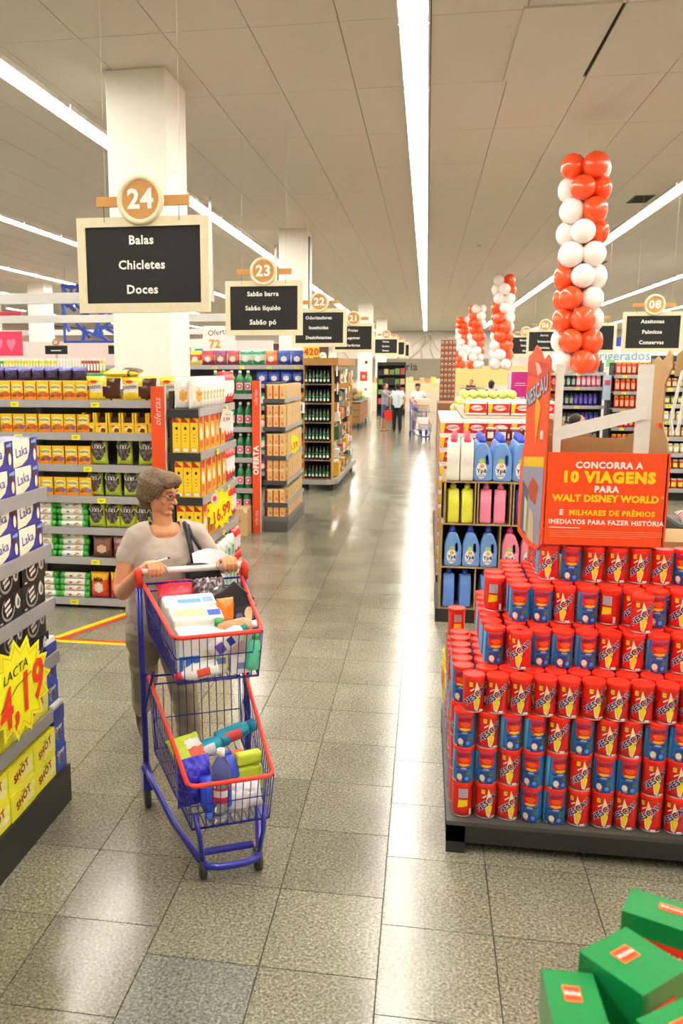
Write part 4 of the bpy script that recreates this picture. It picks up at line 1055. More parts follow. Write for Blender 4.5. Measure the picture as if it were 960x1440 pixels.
# toilet rolls / diaper packs (white big packs)
def bigpack(nm, w, d, h, decs, txt=None):
    b = MB().box(-w / 2, 0, 0, w / 2, d, h, mat('f3f1ea', .4))
    for k, (p, m, s) in enumerate(decs): b.poly(p, m, frontfn(-.001 - .0006 * k) if s == 'f' else (lambda u, v, kk=k: (u, v, h + .001 + .0006 * kk)))
    if txt: b.text(txt[0], txt[1], txt[2], frontfn(-.0045), txt[3], txt[4], bold=.04)
    return b.build(nm, bevel=.012)
o = bigpack('paper_pack', .22, .14, .20, [(quad(-.11, .02, -.02, .10), mat('2a6ac8'), 'f'), (quad(0, .03, .11, .12), mat('e8dc9a'), 'f'), (quad(.02, .05, .10, .08), mat('6a86c8'), 'f')], ('Le', .06, WHITE, -.065, .06)); incart(o, (-.06, .225, .84), 'white pack with blue label at the front of the upper basket', 'pack', rz=.0)
o = bigpack('paper_pack', .24, .12, .22, [(quad(-.10, .02, .04, .09), mat('e9dda0'), 't'), (quad(.05, .02, .11, .07), mat('3a5ab8'), 't')]); incart(o, (-.055, .40, .86), 'white pack with pale yellow label in the upper basket', 'pack', rx=.25)
o = bigpack('paper_pack', .25, .12, .22, [(quad(-.06, .02, .05, .06), mat('6aa4dc'), 't'), (quad(.06, .02, .11, .07), mat('8aa8c8'), 't')]); incart(o, (-.06, .53, .885), 'white pack with light blue label in the upper basket', 'pack', rx=.2)
o = bigpack('paper_pack', .16, .2, .16, [(blob2(0, .08, .05, .04), mat('f0cfc0'), 'f')]); incart(o, (.105, .27, .86), 'small white pack at the right of the upper basket', 'pack', rz=-.1)
o, n = pouch('red_bag', .20, .14, .05, lambda u, v, s: mat('c8283a', .35)); o = o.build(n); incart(o, (-.09, .66, 1.09), 'crumpled dark red bag at the back of the upper basket', 'bag', rx=-1.2)
o, n = pouch('plum_bag', .16, .13, .09, lambda u, v, s: mat('3a2428', .3, coat=.5) if (int(u * 7) * 3 + int(v * 9)) % 5 else mat('9a8a92', .2, .4), seed=4, ragged=.012); o = o.build(n); incart(o, (.06, .60, 1.06), 'dark shiny bag of prunes in the upper basket', 'bag', rx=-.7)
o, n = pouch('orange_bag', .085, .17, .06, lambda u, v, s: mat('e2801c', .3, coat=.4) if v > .45 else mat('c86a2a', .3), seed=5); o = o.build(n); incart(o, (.09, .44, .96), 'orange bag of bread crumbs standing in the upper basket', 'bag', rz=.1)
o = carton('tea_box', .11, .05, .13, mat('1c1c28', .4), [(blob2(.02, .09, .025, .035), mat('e8d8a8')), (blob2(-.03, .08, .018, .018), mat('5a5f86')), (quad(-.05, .01, .05, .03), mat('8c2a2a'))]); incart(o, (.185, .40, .965), 'black box with cream emblem at the right of the upper basket', 'box', rx=-.3)
def bottle_at(prof, body, capm, cap, p, lab, rx=0, ry=0, rz=0, decs=None, seg=14, sq=None, nm='bottle'):
    t = bottle(nm, prof, body, capm, cap, decs, seg, sq); return incart(t, p, lab, 'bottle', rx, ry, rz)
pf = [(.03, 0), (.038, .006), (.038, .11), (.030, .14), (.016, .16), (.014, .17)]
bottle_at(pf, mat('f2f0ee', .3), mat('d8203a', .35), [(.018, .165), (.018, .195)], (.0, .222, .885), 'white bottle with red cap lying at the front of the upper basket', ry=-1.75, rz=.0,
          decs=lambda t: MB().poly(quad(-.02, .04, .02, .10), mat('d04a3a'), wrapfn(.0386)).build('label_print', t))
bottle_at([(.032, 0), (.042, .006), (.042, .13), (.034, .16), (.018, .18)], mat('f2f0ee', .3), mat('3a9a86', .35), [(.02, .175), (.02, .205)], (-.03, .235, .945), 'white bottle with blue print lying across the upper basket', ry=1.0, rz=.0,
          decs=lambda t: MB().poly(quad(-.025, .03, .025, .07), mat('6a4aa8'), wrapfn(.0426)).poly(quad(-.02, .09, .02, .12), mat('2a3a9a'), wrapfn(.0426)).build('label_print', t))
bottle_at([(.030, 0), (.036, .006), (.036, .10), (.028, .12), (.015, .14)], mat('5fc8a0', .3), mat('2aa070', .35), [(.017, .135), (.017, .16)], (.155, .215, .86), 'green bottle at the right front of the upper basket', ry=.15)
bottle_at([(.03, 0), (.04, .006), (.04, .12), (.03, .14), (.016, .155)], mat('f09a72', .3), mat('f4f2ee', .35), [(.018, .15), (.018, .175)], (.03, .30, 1.02), 'pale orange bottle lying at the right of the upper basket', ry=1.35, rz=-.35,
          decs=lambda t: MB().poly(blob2(0, .06, .022, .03), mat('2a2a30'), wrapfn(.0406)).poly(blob2(0, .06, .014, .02), WHITE, wrapfn(.0412)).build('label_print', t))
o = carton('soap_box', .10, .06, .075, mat('f2f0ee', .4), [(quad(-.02, .02, .045, .05), mat('8a86b8'))]); incart(o, (.11, .205, .845), 'small white box at the bottom front of the upper basket', 'box')
o = MB().lathe([(.022, 0), (.022, .028)], 12, mat('1f8a4a', .4)).build('round_lid'); incart(o, (.03, .31, 1.045), 'round green jar lid showing in the upper basket', 'lid')
# lower basket
def water(t):
    MB().poly(quad(-.06, .09, .06, .16), mat('c82a34', .3), wrapfn(.0452)).poly(quad(-.055, .12, .055, .15), mat('e9dfe4', .3), wrapfn(.0458)).poly(quad(.02, .07, .065, .15), mat('2a4ac0', .3), wrapfn(.0464)).build('label_print', t)
WAT = mat('e8f0f4', .06, trans=.92, var=0, ior=1.25)
bt = bottle('water_bottle', [(.032, .004), (.042, .0), (.044, .02), (.042, .05), (.0445, .06), (.0445, .17), (.042, .19), (.044, .21), (.036, .25), (.018, .285), (.015, .30)], WAT, mat('f6f4f0', .4), [(.018, .292), (.018, .320), (.016, .323)], water, 20)
incart(bt, (-.035, .018, .262), 'clear plastic water bottle with red and blue label standing in the lower basket', 'bottle')
for k, (p, col, c2, lab, r) in enumerate([((-.02, .30, .44), '1f9ab8', 'e8f0f2', 'turquoise bottle lying in the middle of the lower basket', (0, 1.4, .25)), ((.12, .36, .47), '1f9ab8', 'd84a4a', 'turquoise bottle lying at the back right of the lower basket', (0, 1.35, .1))]):
    bottle_at([(.03, 0), (.038, .006), (.038, .13), (.028, .16), (.024, .165)], mat(col, .3), mat('1a8cb4', .35), [(.030, .163), (.030, .20), (.026, .205)], (p[0] - .1, p[1], p[2]), lab, *r, decs=lambda t, c2=c2: MB().poly(quad(-.03, .04, .03, .12), mat(c2), wrapfn(.0386)).build('label_print', t))
for k in range(3):
    o = bigpack('sponge_pack', .12, .05, .055, []); o.data.materials[0] = mat('b8c832', .5); incart(o, (.115, .09 + .0 * k, .33 + .062 * k), f'lime green sponge pack, {nth(k)} from the bottom at the right of the lower basket', 'sponge pack', rz=.08 * k)
o, n = pouch('purple_net', .16, .22, .12, lambda u, v, s: mat('2a22a8', .4) if (int(u * 9) + int(v * 11)) % 2 else mat('4a44d0', .4), seed=8); o = o.build(n); incart(o, (-.13, .16, .27), 'deep blue pack with fine white print at the left of the lower basket', 'pack', rz=.3)
bottle_at([(.03, 0), (.04, .006), (.04, .12), (.028, .15)], mat('2c50d8', .25), mat('4a70e8', .3), [(.022, .148), (.026, .18), (.02, .185)], (-.075, .10, .43), 'bright blue bottle lying head down at the front of the lower basket', rx=2.75, rz=-.1)
bottle_at([(.045, 0), (.055, .008), (.055, .08), (.04, .10)], mat('2a44b8', .3), mat('2a44b8', .3), [(.03, .098), (.03, .12)], (.015, .10, .40), 'round dark blue jar behind the water bottle', rx=-.5)
o, n = pouch('yellow_green_bag', .17, .15, .06, lambda u, v, s: mat('c2d83a', .35) if u < .4 or v > .8 else (mat('f0eee6', .35) if v > .5 else mat('d85a3a', .35)), seed=9); o = o.build(n); incart(o, (-.11, .22, .42), 'yellow-green bag leaning at the left of the lower basket', 'bag', rx=-.8, rz=.4)
o, n = pouch('orange_pack', .09, .13, .05, lambda u, v, s: mat('ea5a28', .35) if v > .6 or v < .2 else mat('f0d8c8', .35), seed=10); o = o.build(n); incart(o, (.05, .14, .37), 'orange and white pack in the middle of the lower basket', 'pack', rx=-.2)
o, n = pouch('white_pack', .15, .12, .07, lambda u, v, s: mat('eceaf2', .35), seed=11); o = o.build(n); incart(o, (.085, .03, .285), 'crumpled white pack at the front right of the lower basket', 'pack', rx=-.3, rz=.1)
o, n = pouch('white_pack', .11, .10, .06, lambda u, v, s: mat('f0eeee', .35) if v > .3 else mat('c8b4c0', .35), seed=12); o = o.build(n); incart(o, (.03, .03, .275), 'small white pack beside the water bottle', 'pack', rz=-.2)
# distant cart
c2 = copy_tree(cart); c2.location = (.02, 26.9, 0); c2.rotation_euler = (0, 0, .35)
tag(c2, 'blue shopping cart far down the aisle beside the man in white', 'shopping cart')
o = bigpack('shopping_bag', .4, .3, .38, []); o.location = (-.05, 27.1, .86); tag(o, 'pale bag of groceries piled in the distant cart', 'bag'); o.data.materials[0] = mat('dccab0', .5)
o = bigpack('paper_pack', .34, .35, .36, []); o.location = (-.08, 27.0, .30); tag(o, 'white pack in the lower basket of the distant cart', 'pack')
# ================================================================ THE SHOPPER
SK = mat('d3946c', .5, var=.05, scale=9); SKd = mat('c98a66', .5)
def skin_mat():
    m = SK; b = m.node_tree.nodes['Principled BSDF']; b.inputs['Subsurface Weight'].default_value = .08; b.inputs['Subsurface Radius'].default_value = (.02, .008, .004); return m
skin_mat()
W0 = CT @ Vector((0, 1.15, 0))
wm = empty('person', W0, CARTROT)
tag(wm, 'woman with short brown hair, glasses and taupe t-shirt pushing the blue cart', 'person')
HC = Vector((-.098, .0, 1.538))                      # head centre
HR = Matrix.Translation(HC) @ Matrix.Rotation(math.radians(50), 4, 'Z') @ Matrix.Rotation(math.radians(13), 4, 'X')
def hx(part): return [HR @ Vector(p) for p in part[0]], part[1]
head = [ell((0, .012, .030), (.071, .090, .082)), ell((0, -.022, -.025), (.060, .066, .085)), ell((0, -.050, -.078), (.036, .034, .030)), ell((0, -.040, -.055), (.050, .042, .040)),
        ell((0, -.078, .030), (.048, .014, .014)), ell((-.036, -.060, -.022), (.022, .020, .022)), ell((.036, -.060, -.022), (.022, .020, .022)),
        limb([(0, -.084, .016, .008), (0, -.096, -.004, .009), (0, -.108, -.022, .0115)]), ell((-.011, -.096, -.024), (.008, .009, .007)), ell((.011, -.096, -.024), (.008, .009, .007)),
        ell((0, -.086, -.048), (.022, .010, .006)), ell((0, -.084, -.058), (.019, .010, .007)), ell((0, -.084, -.084), (.018, .014, .013))]
head = [hx(p) for p in head]
for s in (-1, 1):
    ear = ell((s * .073, .012, -.012), (.009, .019, .030), Matrix.Rotation(s * .25, 4, 'Z')); head.append(hx(ear))
neckb = [limb([(-.075, .02, 1.32, .060), (-.080, .012, 1.39, .052), (-.088, .008, 1.46, .050), (-.095, .01, 1.52, .048)], 18), ell((-.072, .012, 1.322), (.140, .080, .056)), ell((-.065, .0, 1.25), (.14, .09, .09))]
# arms: her right arm is the one on the left of the picture
def arm(pts): return limb(pts, 16)
ra = arm([(-.215, .0, 1.295, .044), (-.262, .0, 1.24, .052), (-.300, -.02, 1.12, .047), (-.322, -.045, 1.045, .042), (-.318, -.10, 1.035, .042), (-.295, -.20, 1.10, .038), (-.262, -.30, 1.175, .029), (-.245, -.345, 1.205, .026)])
la = arm([(.105, .0, 1.285, .044), (.140, -.01, 1.24, .049), (.195, -.045, 1.17, .044), (.228, -.09, 1.135, .040), (.232, -.15, 1.145, .038), (.215, -.25, 1.185, .032), (.195, -.32, 1.212, .026), (.190, -.345, 1.222, .024)])
def hand(cx, side, wrist, tilt=0):
    """palm over the bar; fingers wrap round it (bar axis x, at y -.385, z 1.205); side = +1 thumb towards +x"""
    parts = []
    bx, by, bz = cx, -.373, 1.205
    parts.append(limb([(wrist[0], wrist[1], wrist[2], .025), ((wrist[0] + cx) / 2, -.352, 1.228, .026), (cx, -.362, 1.236, .024)], 12))
    parts.append(ell((cx, -.366, 1.236), (.043, .034, .0165), Matrix.Rotation(-.25, 4, 'X')))
    L = [1.0, 1.08, 1.03, .86]
    for k in range(4):
        fx = cx + side * (.031 - .0205 * k); l = L[k]; j = .0015 * k
        parts.append(limb([(fx, -.375, 1.240, .0098), (fx + side * .002, -.398, 1.238 + j, .0094), (fx + side * .002, -.413 * 1.0 - .001 * k, 1.222, .0088), (fx, -.414, 1.204 - .004 * (l - .9) * 10, .0082), (fx - side * .001, -.405, 1.190 - .002 * k, .0076), (fx - side * .001, -.394, 1.184, .0070)], 10))
    parts.append(limb([(cx + side * .030, -.350, 1.232, .0115), (cx + side * .052, -.362, 1.222, .0105), (cx + side * .060, -.385, 1.214, .0095), (cx + side * .062, -.402, 1.208, .0082)], 10))
    return parts
hr = hand(-.190, 1, (-.245, -.345, 1.205)); hl = hand(.190, -1, (.190, -.345, 1.222))
# legs below trousers not visible except ankles / feet inside shoes
body = fuse('body', head + neckb + [ra, la] + hr + hl, .0036, SK, wm, smooth=3)
# nails
nb = MB()
for cx, side in ((-.190, 1), (.190, -1)):
    T_ = Matrix.Translation((cx + side * .0625, -.4085, 1.2125)); vs, fs = ell((0, 0, 0), (.005, .004, .0065)); nb.add(vs, fs, mat('e8b8a0', .3), T_, True)
nb.build('fingernail', wm)
# shirt
def oval(cx, cy, z, a, b_, tw=0, seg=28): return ((cx, cy, z), (a * math.cos(tw), a * math.sin(tw), 0), (-b_ * math.sin(tw), b_ * math.cos(tw), 0))
SH = mat('beb0a2', .85, var=.05, scale=14, bump=.25)
tor = ring_loft([oval(-.115, .02, .845, .176, .130), oval(-.115, .015, .90, .180, .134), oval(-.11, .01, .98, .168, .125), oval(-.10, .0, 1.06, .165, .122), oval(-.09, -.01, 1.14, .172, .128), oval(-.075, -.01, 1.21, .180, .122),
                 oval(-.065, .0, 1.28, .178, .100), oval(-.065, .008, 1.325, .150, .078), oval(-.07, .012, 1.352, .105, .066), oval(-.075, .015, 1.365, .082, .060)], 28)
bust = [ell((-.145, -.082, 1.165), (.066, .050, .058)), ell((-.005, -.082, 1.165), (.066, .050, .058))]
slv = [limb([(-.165, .005, 1.322, .072), (-.222, .0, 1.305, .073), (-.262, .0, 1.235, .066), (-.272, -.004, 1.205, .064)], 18), limb([(.03, .005, 1.318, .072), (.10, .0, 1.300, .071), (.138, -.01, 1.24, .062), (.155, -.02, 1.215, .060)], 18)]
def wrinkle(p, n):
    a = noise.noise(Vector((p.x * 9, p.y * 9, p.z * 16 + p.x * 12))) * .006 + noise.noise(Vector((p.x * 22, p.y * 22, p.z * 30))) * .0025
    return n * a
sh = fuse('t_shirt', [tor] + bust + slv, .0065, SH, wm, smooth=5, disp=wrinkle)
# cut the shirt open at sleeve ends and neckline
bm = bmesh.new(); bm.from_mesh(sh.data)
kill = []
for f in bm.faces:
    c = f.calc_center_median()
    if (c - Vector((-.078, -.028, 1.372))).length < .085 and c.z > 1.30: kill.append(f)
    elif c.x < -.2 and (c - Vector((-.272, -.004, 1.17))).length < .052: kill.append(f)
    elif c.x > .1 and (c - Vector((.165, -.026, 1.18))).length < .046: kill.append(f)
bmesh.ops.delete(bm, geom=kill, context='FACES'); bm.to_mesh(sh.data); bm.free()
so = sh.modifiers.new('s', 'SOLIDIFY'); so.thickness = .003; so.offset = -1
chest = fuse('undershirt', [ring_loft([oval(-.115, .03, .775, .178, .132), oval(-.115, .025, .85, .170, .125), oval(-.115, .02, .90, .16, .12)], 24)], .008, mat('a99d92', .9, scale=10), wm, smooth=3, disp=wrinkle)
# trousers
TRm = mat('8f846c', .85, var=.06, scale=12, bump=.3)
rl = limb([(-.195, .04, .82, .095), (-.195, .06, .68, .092), (-.185, .13, .50, .076), (-.18, .26, .34, .066), (-.17, .40, .20, .062)], 20)
ll = limb([(-.045, .02, .82, .095), (-.035, -.02, .66, .092), (-.005, -.07, .48, .078), (.020, -.06, .30, .070), (.035, -.04, .13, .068)], 20)
pel = ring_loft([oval(-.115, .03, .74, .165, .125), oval(-.115, .03, .80, .168, .126), oval(-.115, .025, .86, .158, .118)], 24)
def wr2(p, n): return n * (noise.noise(Vector((p.x * 10, p.y * 10, p.z * 18))) * .012 + noise.noise(Vector((p.x * 25, p.y * 25, p.z * 40))) * .004)
fuse('trousers', [rl, ll, pel], .008, TRm, wm, smooth=4, disp=wr2)
# shoes and ankles
fuse('ankle', [limb([(-.17, .42, .19, .034), (-.168, .455, .13, .032)]), limb([(.037, -.05, .12, .034), (.04, -.06, .06, .035)])], .007, SK, wm, smooth=2)
SHO = mat('3b2b22', .5)
fuse('shoe', [limb([(-.168, .475, .115, .036), (-.166, .445, .055, .034), (-.166, .40, .030, .030), (-.166, .36, .022, .022)])], .006, SHO, wm, smooth=3)
fuse('shoe', [limb([(.040, -.03, .040, .036), (.042, -.10, .040, .036), (.046, -.18, .030, .034), (.048, -.21, .026, .026)])], .006, mat('a5805a', .5), wm, smooth=3)
# hair
HM = bpy.data.materials.new('hair_brown'); HM.use_nodes = True; nt = HM.node_tree; b = nt.nodes['Principled BSDF']; b.inputs['Roughness'].default_value = .45
tc = nt.nodes.new('ShaderNodeTexCoord'); mp = nt.nodes.new('ShaderNodeMapping'); mp.inputs['Scale'].default_value = (14, 130, 90); mp.inputs['Rotation'].default_value = (.5, .3, .2); n1 = nt.nodes.new('ShaderNodeTexNoise'); n1.inputs['Scale'].default_value = 1.6; n1.inputs['Detail'].default_value = 4
nt.links.new(tc.outputs['Object'], mp.inputs[0]); nt.links.new(mp.outputs[0], n1.inputs['Vector']); rp = nt.nodes.new('ShaderNodeValToRGB')
rp.color_ramp.elements[0].color = (*hexc('33210f'), 1); rp.color_ramp.elements[0].position = .35; rp.color_ramp.elements[1].color = (*hexc('84643a'), 1); rp.color_ramp.elements[1].position = .68
nt.links.new(n1.outputs[0], rp.inputs[0]); nt.links.new(rp.outputs[0], b.inputs['Base Color']); bp = nt.nodes.new('ShaderNodeBump'); bp.inputs['Strength'].default_value = .7; bp.inputs['Distance'].default_value = .01; nt.links.new(n1.outputs[0], bp.inputs['Height']); nt.links.new(bp.outputs[0], b.inputs['Normal'])
hp = [ell((0, .032, .042), (.092, .100, .088)), ell((0, .060, -.010), (.080, .066, .075)), ell((0, .058, -.060), (.062, .048, .048)), ell((-.066, .030, .005), (.026, .052, .052)), ell((.066, .030, .005), (.026, .052, .052)),
      ell((0, -.040, .092), (.070, .060, .040)), ell((.030, -.066, .078), (.044, .034, .030)), ell((-.034, -.060, .080), (.040, .034, .030)), ell((.07, -.02, .04), (.022, .04, .045)), ell((-.07, -.02, .04), (.022, .04, .045)),
      limb([(.05, -.06, .09, .024), (.066, -.066, .065, .018), (.070, -.068, .045, .008)]), limb([(-.074, -.026, .02, .016), (-.073, -.040, -.012, .008)]), limb([(.074, -.026, .02, .016), (.073, -.040, -.012, .008)])]
hair = fuse('hair', [hx(p) for p in hp], .0045, HM, wm, smooth=4, disp=lambda p, n: n * (noise.noise(Vector((p.x * 12 + p.z * 30, p.y * 12 - p.z * 20, p.z * 8))) * .006))
# face details
def tube_h(pts, r, m, nm, seg=6): 
    o = MB().tube([HR @ Vector(p) for p in pts], r, seg, m).build(nm, wm); return o
for s in (-1, 1):
    vs, fs = hx(ell((s * .030, -.074, .012), (.0125, .0105, .0085))); MB().add(vs, fs, WHITE, smooth=True).build('eye', wm)
    vs, fs = hx(ell((s * .030, -.0835, .011), (.0052, .0030, .0052))); MB().add(vs, fs, mat('2a1a10', .2), smooth=True).build('iris', wm)
    vs, fs = hx(ell((s * .030, -.076, .018), (.0145, .0105, .0065))); MB().add(vs, fs, SKd, smooth=True).build('eyelid', wm)
    tube_h([(s * .014, -.0905, .034), (s * .03, -.092, .039), (s * .046, -.080, .035)], .0028, mat('5a4028', .7), 'eyebrow')
    fr = []
    for k in range(16):
        a = 2 * math.pi * k / 16; fr.append((s * .032 + .023 * math.cos(a), -.100 + .008 * (abs(s * .032 + .023 * math.cos(a)) / .055) ** 2 * 2, .006 + .015 * math.sin(a)))
    MB().tube([HR @ Vector(p) for p in fr], .0014, 5, BLACK, closed=True).tube([HR @ Vector(p) for p in ((s * .055, -.085, .010), (s * .076, -.04, .010), (s * .080, .01, .006))], .0016, 5, BLACK).build('glasses_frame', wm)
    MB().poly([p[:1] + p[2:] for p in fr], mat('f4f8f8', .05, trans=1, var=0, ior=1.05), lambda u, v: tuple(HR @ Vector((u, -.096, v)))).build('lens', wm)
tube_h([(-.010, -.101, .010), (0, -.106, .012), (.010, -.101, .010)], .0014, BLACK, 'glasses_bridge')
tube_h([(-.020, -.090, -.051), (-.008, -.0965, -.050), (.008, -.0965, -.050), (.020, -.090, -.051)], [.002, .0042, .0042, .002], mat('b87060', .45), 'lips', 8)
tube_h([(-.018, -.090, -.058), (0, -.0955, -.0595), (.018, -.090, -.058)], [.002, .0045, .002], mat('be7766', .45), 'lips', 8)
# ring and pen
MB().tube([(-.205 + .010 * math.cos(a), -.392, 1.240 + .0105 * math.sin(a)) for a in [k * math.pi / 6 for k in range(12)]], .0018, 5, mat('d8c070', .2, 1), closed=True).build('ring', wm)
o = MB().tube([(-.215, -.385, 1.246), (-.125, -.40, 1.272)], .004, 8, mat('f0f0ee', .3)).tube([(-.125, -.40, 1.272), (-.115, -.402, 1.275)], .0042, 8, BLACK).build('pen')
o.matrix_world = Matrix.Translation(W0) @ Matrix.Rotation(CARTROT, 4, 'Z'); tag(o, 'white pen held in the hand on the cart handle', 'pen')
# shoulder bag
BG = mat('1f1f20', .45, bump=.1)
bg = empty('shoulder_bag', W0, CARTROT); tag(bg, 'black leather shoulder bag hanging from the woman\'s shoulder', 'bag')
fuse('bag_body', [ring_loft([oval(.14, -.13, .86, .075, .030), oval(.135, -.135, .93, .105, .048), oval(.12, -.14, 1.03, .110, .050), oval(.105, -.14, 1.12, .095, .040), oval(.10, -.14, 1.18, .085, .024)], 20)], .006, BG, bg, smooth=3, disp=lambda p, n: n * noise.noise(p * 18) * .006)
MB().tube([(.055, -.145, 1.18), (.045, -.135, 1.25), (.035, -.10, 1.33), (.030, -.05, 1.372), (.035, .02, 1.375), (.06, .09, 1.28), (.09, .10, 1.10)], [.014] * 7, 8, BG).tube([(.16, -.14, 1.17), (.10, -.14, 1.24), (.055, -.115, 1.32), (.045, -.05, 1.368)], .010, 8, BG).build('strap', bg)
# shopping list paper in her left hand
pp = []
for j in range(2): pass
b = MB(); nx, ny = 10, 6; V = []
for s in (0, .0012):
    for j in range(ny + 1):
        for i in range(nx + 1):
            u, v = i / nx, j / ny
            V.append((.015 + .185 * u - .01 * v, -.30 - .09 * v * (1 - .3 * u) , 1.265 - .075 * v * (.4 + u) + .03 * math.sin(u * 3) + s - .02 * u))
N = (nx + 1) * (ny + 1); fs = []
for j in range(ny):
    for i in range(nx):
        a = j * (nx + 1) + i; fs += [(a, a + 1, a + nx + 2, a + nx + 1), (N + a + nx + 1, N + a + nx + 2, N + a + 1, N + a)]
b.add(V, fs, mat('d2cdd4', .8), smooth=True); o = b.build('shopping_list'); o.matrix_world = Matrix.Translation(W0) @ Matrix.Rotation(CARTROT, 4, 'Z'); tag(o, 'curved sheet of grey paper held in her left hand', 'paper')

# ================================================================ PEOPLE FAR DOWN THE AISLE
def figure(loc, rz, label, shirt, pants, hairc, skirt=False, arms=((-.24, -.05, .85), (.24, -.05, .85)), long_hair=False, cap=False, stride=.12, skinc='c08a66', short=False, h=1.66, shirt_len=.0, lean=0):
    p = empty('person', loc, rz); tag(p, label, 'person'); sc = h / 1.66; p.scale = (sc,) * 3
    sm = mat(skinc, .55)
    parts = [ell((0, -.01, 1.55), (.075, .092, .11)), ell((0, -.10, 1.53), (.012, .02, .016)), limb([(0, .01, 1.36, .055), (0, 0, 1.47, .05)]), ell((-.078, 0, 1.54), (.01, .018, .028)), ell((.078, 0, 1.54), (.01, .018, .028)), limb([(-.15, 0, 1.355, .042), (.15, 0, 1.355, .042)]), limb([(0, 0, .9, .09), (0, 0, 1.1, .085), (0, 0, 1.3, .08)])]
    for s, a in zip((-1, 1), arms):
        e = Vector((s * .25, .03, 1.10)); hnd = Vector(a)
        if (hnd - e).length > .3: e = (Vector((s * .19, 0, 1.36)) + hnd) / 2 + Vector((s * .03, .04, -.02))
        parts.append(limb([(s * .19, 0, 1.36, .048), (*e, .038), (*hnd, .027)])); dd = (hnd - e).normalized()
        parts.append(ell(hnd + dd * .04, (.028, .028, .04)))
        for q in range(4): parts.append(limb([(*(hnd + dd * .05 + Vector((.014 * (q - 1.5), 0, 0))), .009), (*(hnd + dd * .10 + Vector((.014 * (q - 1.5), -.012, 0))), .008)], 8))
        parts.append(limb([(*(hnd + dd * .02 + Vector((-s * .02, -.01, 0))), .010), (*(hnd + dd * .06 + Vector((-s * .034, -.02, 0))), .009)], 8))
        parts.append(limb([(s * .09, 0, .88, .085), (s * .09, -s * stride * .5, .48, .052), (s * .09, -s * stride + .03, .10, .036)])); parts.append(limb([(s * .09, -s * stride + .05, .045, .032), (s * .09, -s * stride - .11, .035, .034)]))
    fuse('body', parts, .011, sm, p, smooth=2)
    sleeves = [limb([(s * .16, 0, 1.37, .062), (*(Vector((s * .19, 0, 1.36)).lerp(Vector(a), .28) + Vector((s * .02, .01, 0))), .060)]) for s, a in zip((-1, 1), arms)]
    fuse('shirt', [ring_loft([oval(0, 0, .86 - shirt_len, .17, .125), oval(0, 0, 1.0, .165, .12), oval(0, 0, 1.15, .17, .125), oval(0, 0, 1.3, .185, .115), oval(0, 0, 1.38, .15, .08), oval(0, 0, 1.42, .07, .06)], 20)] + sleeves, .014, mat(shirt, .8, bump=.2), p, smooth=3)
    if pants:
        zb = .48 if short else .12
        lg = []
        for s in (-1, 1):
            pt = [(s * .09, 0, .88, .098), (s * .09, -s * stride * .5, .50, .076)]
            if not short: pt += [(s * .09, -s * stride + .03, zb, .062)]
            lg.append(limb(pt))
        fuse('trousers', lg + [ell((0, 0, .88), (.165, .12, .10))], .013, mat(pants, .85), p, smooth=3)
    hp_ = [ell((0, .025, 1.59), (.088, .095, .085)), ell((0, .055, 1.53), (.075, .06, .08))]
    if long_hair: hp_ += [limb([(0, .06, 1.55, .08), (0, .09, 1.38, .07), (0, .10, 1.28, .04)])]
    fuse('hair', hp_, .012, mat(hairc, .6), p, smooth=2)
    if cap: fuse('cap', [ell((0, .01, 1.62), (.094, .104, .07)), ell((0, -.11, 1.60), (.07, .08, .012))], .012, mat('1d2430', .7), p, smooth=1)
    if not short: 
        for s in (-1, 1): fuse('shoe', [limb([(s * .09, -s * stride + .05, .045, .042), (s * .09, -s * stride - .12, .04, .042)])], .012, mat('1c1a18', .5), p, smooth=1)
    return p
figure((-1.42, 30.4, 0), 1.3, 'woman in grey-blue top and denim shorts reaching over the fruit stand', '8a8fa4', '4a5878', '4a3020', arms=((-.1, -.38, 1.15), (.2, -.40, 1.2)), short=True, stride=.06)
figure((-.97, 29.9, 0), 3.3, 'dark-haired person in pale patterned blue blouse and black trousers walking away', 'cfe0ea', '1a1a1c', '17120e', shirt_len=.02, stride=.10)
figure((-.28, 29.2, 0), .35, 'man in white polo shirt and dark cap leaning on the distant cart', 'f4f2f4', '9a9aa2', '2a2018', arms=((-.15, -.32, 1.05), (.22, -.34, 1.05)), cap=True, stride=.1)
figure((1.97, 27.0, 0), 2.6, 'woman in red t-shirt with dark hair standing near the checkouts', 'd8384c', '2a2a30', '1c1410', stride=.05, h=1.8)
figure((2.9, 40, 0), .2, 'person in pale blue shirt standing at the far checkouts', 'c8d8dc', '2a2a30', '3a2a20')
figure((2.0, 40, 0), -.4, 'dark-haired person in maroon top behind the bakery stand', '6a3034', '2a2a30', '1c1410')
figure((4.1, 41, 0), 2.9, 'long-haired person in grey dress at the far checkouts', '8a8890', '3a3a44', '1c1410', long_hair=True)
figure((-2.62, 27.4, 0), 1.2, 'person half hidden behind the end of the beer display', '9aa4a0', '26262a', '2a1c14', stride=.1)
# person glimpsed through the cardboard display
figure((1.95, 11.6, 0), 1.4, 'person in white t-shirt half hidden behind the cardboard display', 'f0f0f2', '3a3a44', '2a1c14', h=1.6)
# red shopping basket / bags held
rb_ = empty('shopping_basket', (-1.22, 30.2, .38)); tag(rb_, 'red hand basket carried between the two people at the fruit stand', 'basket')
MB().prism([(-.16, 0), (.16, 0), (.22, .34), (-.22, .34)], -.12, .12, mat('e02a1c', .4)).build('tub', rb_); MB().tube([(-.18, 0, .34), (-.1, 0, .50), (.1, 0, .50), (.18, 0, .34)], .012, 6, mat('2a2a2a')).build('handle', rb_)
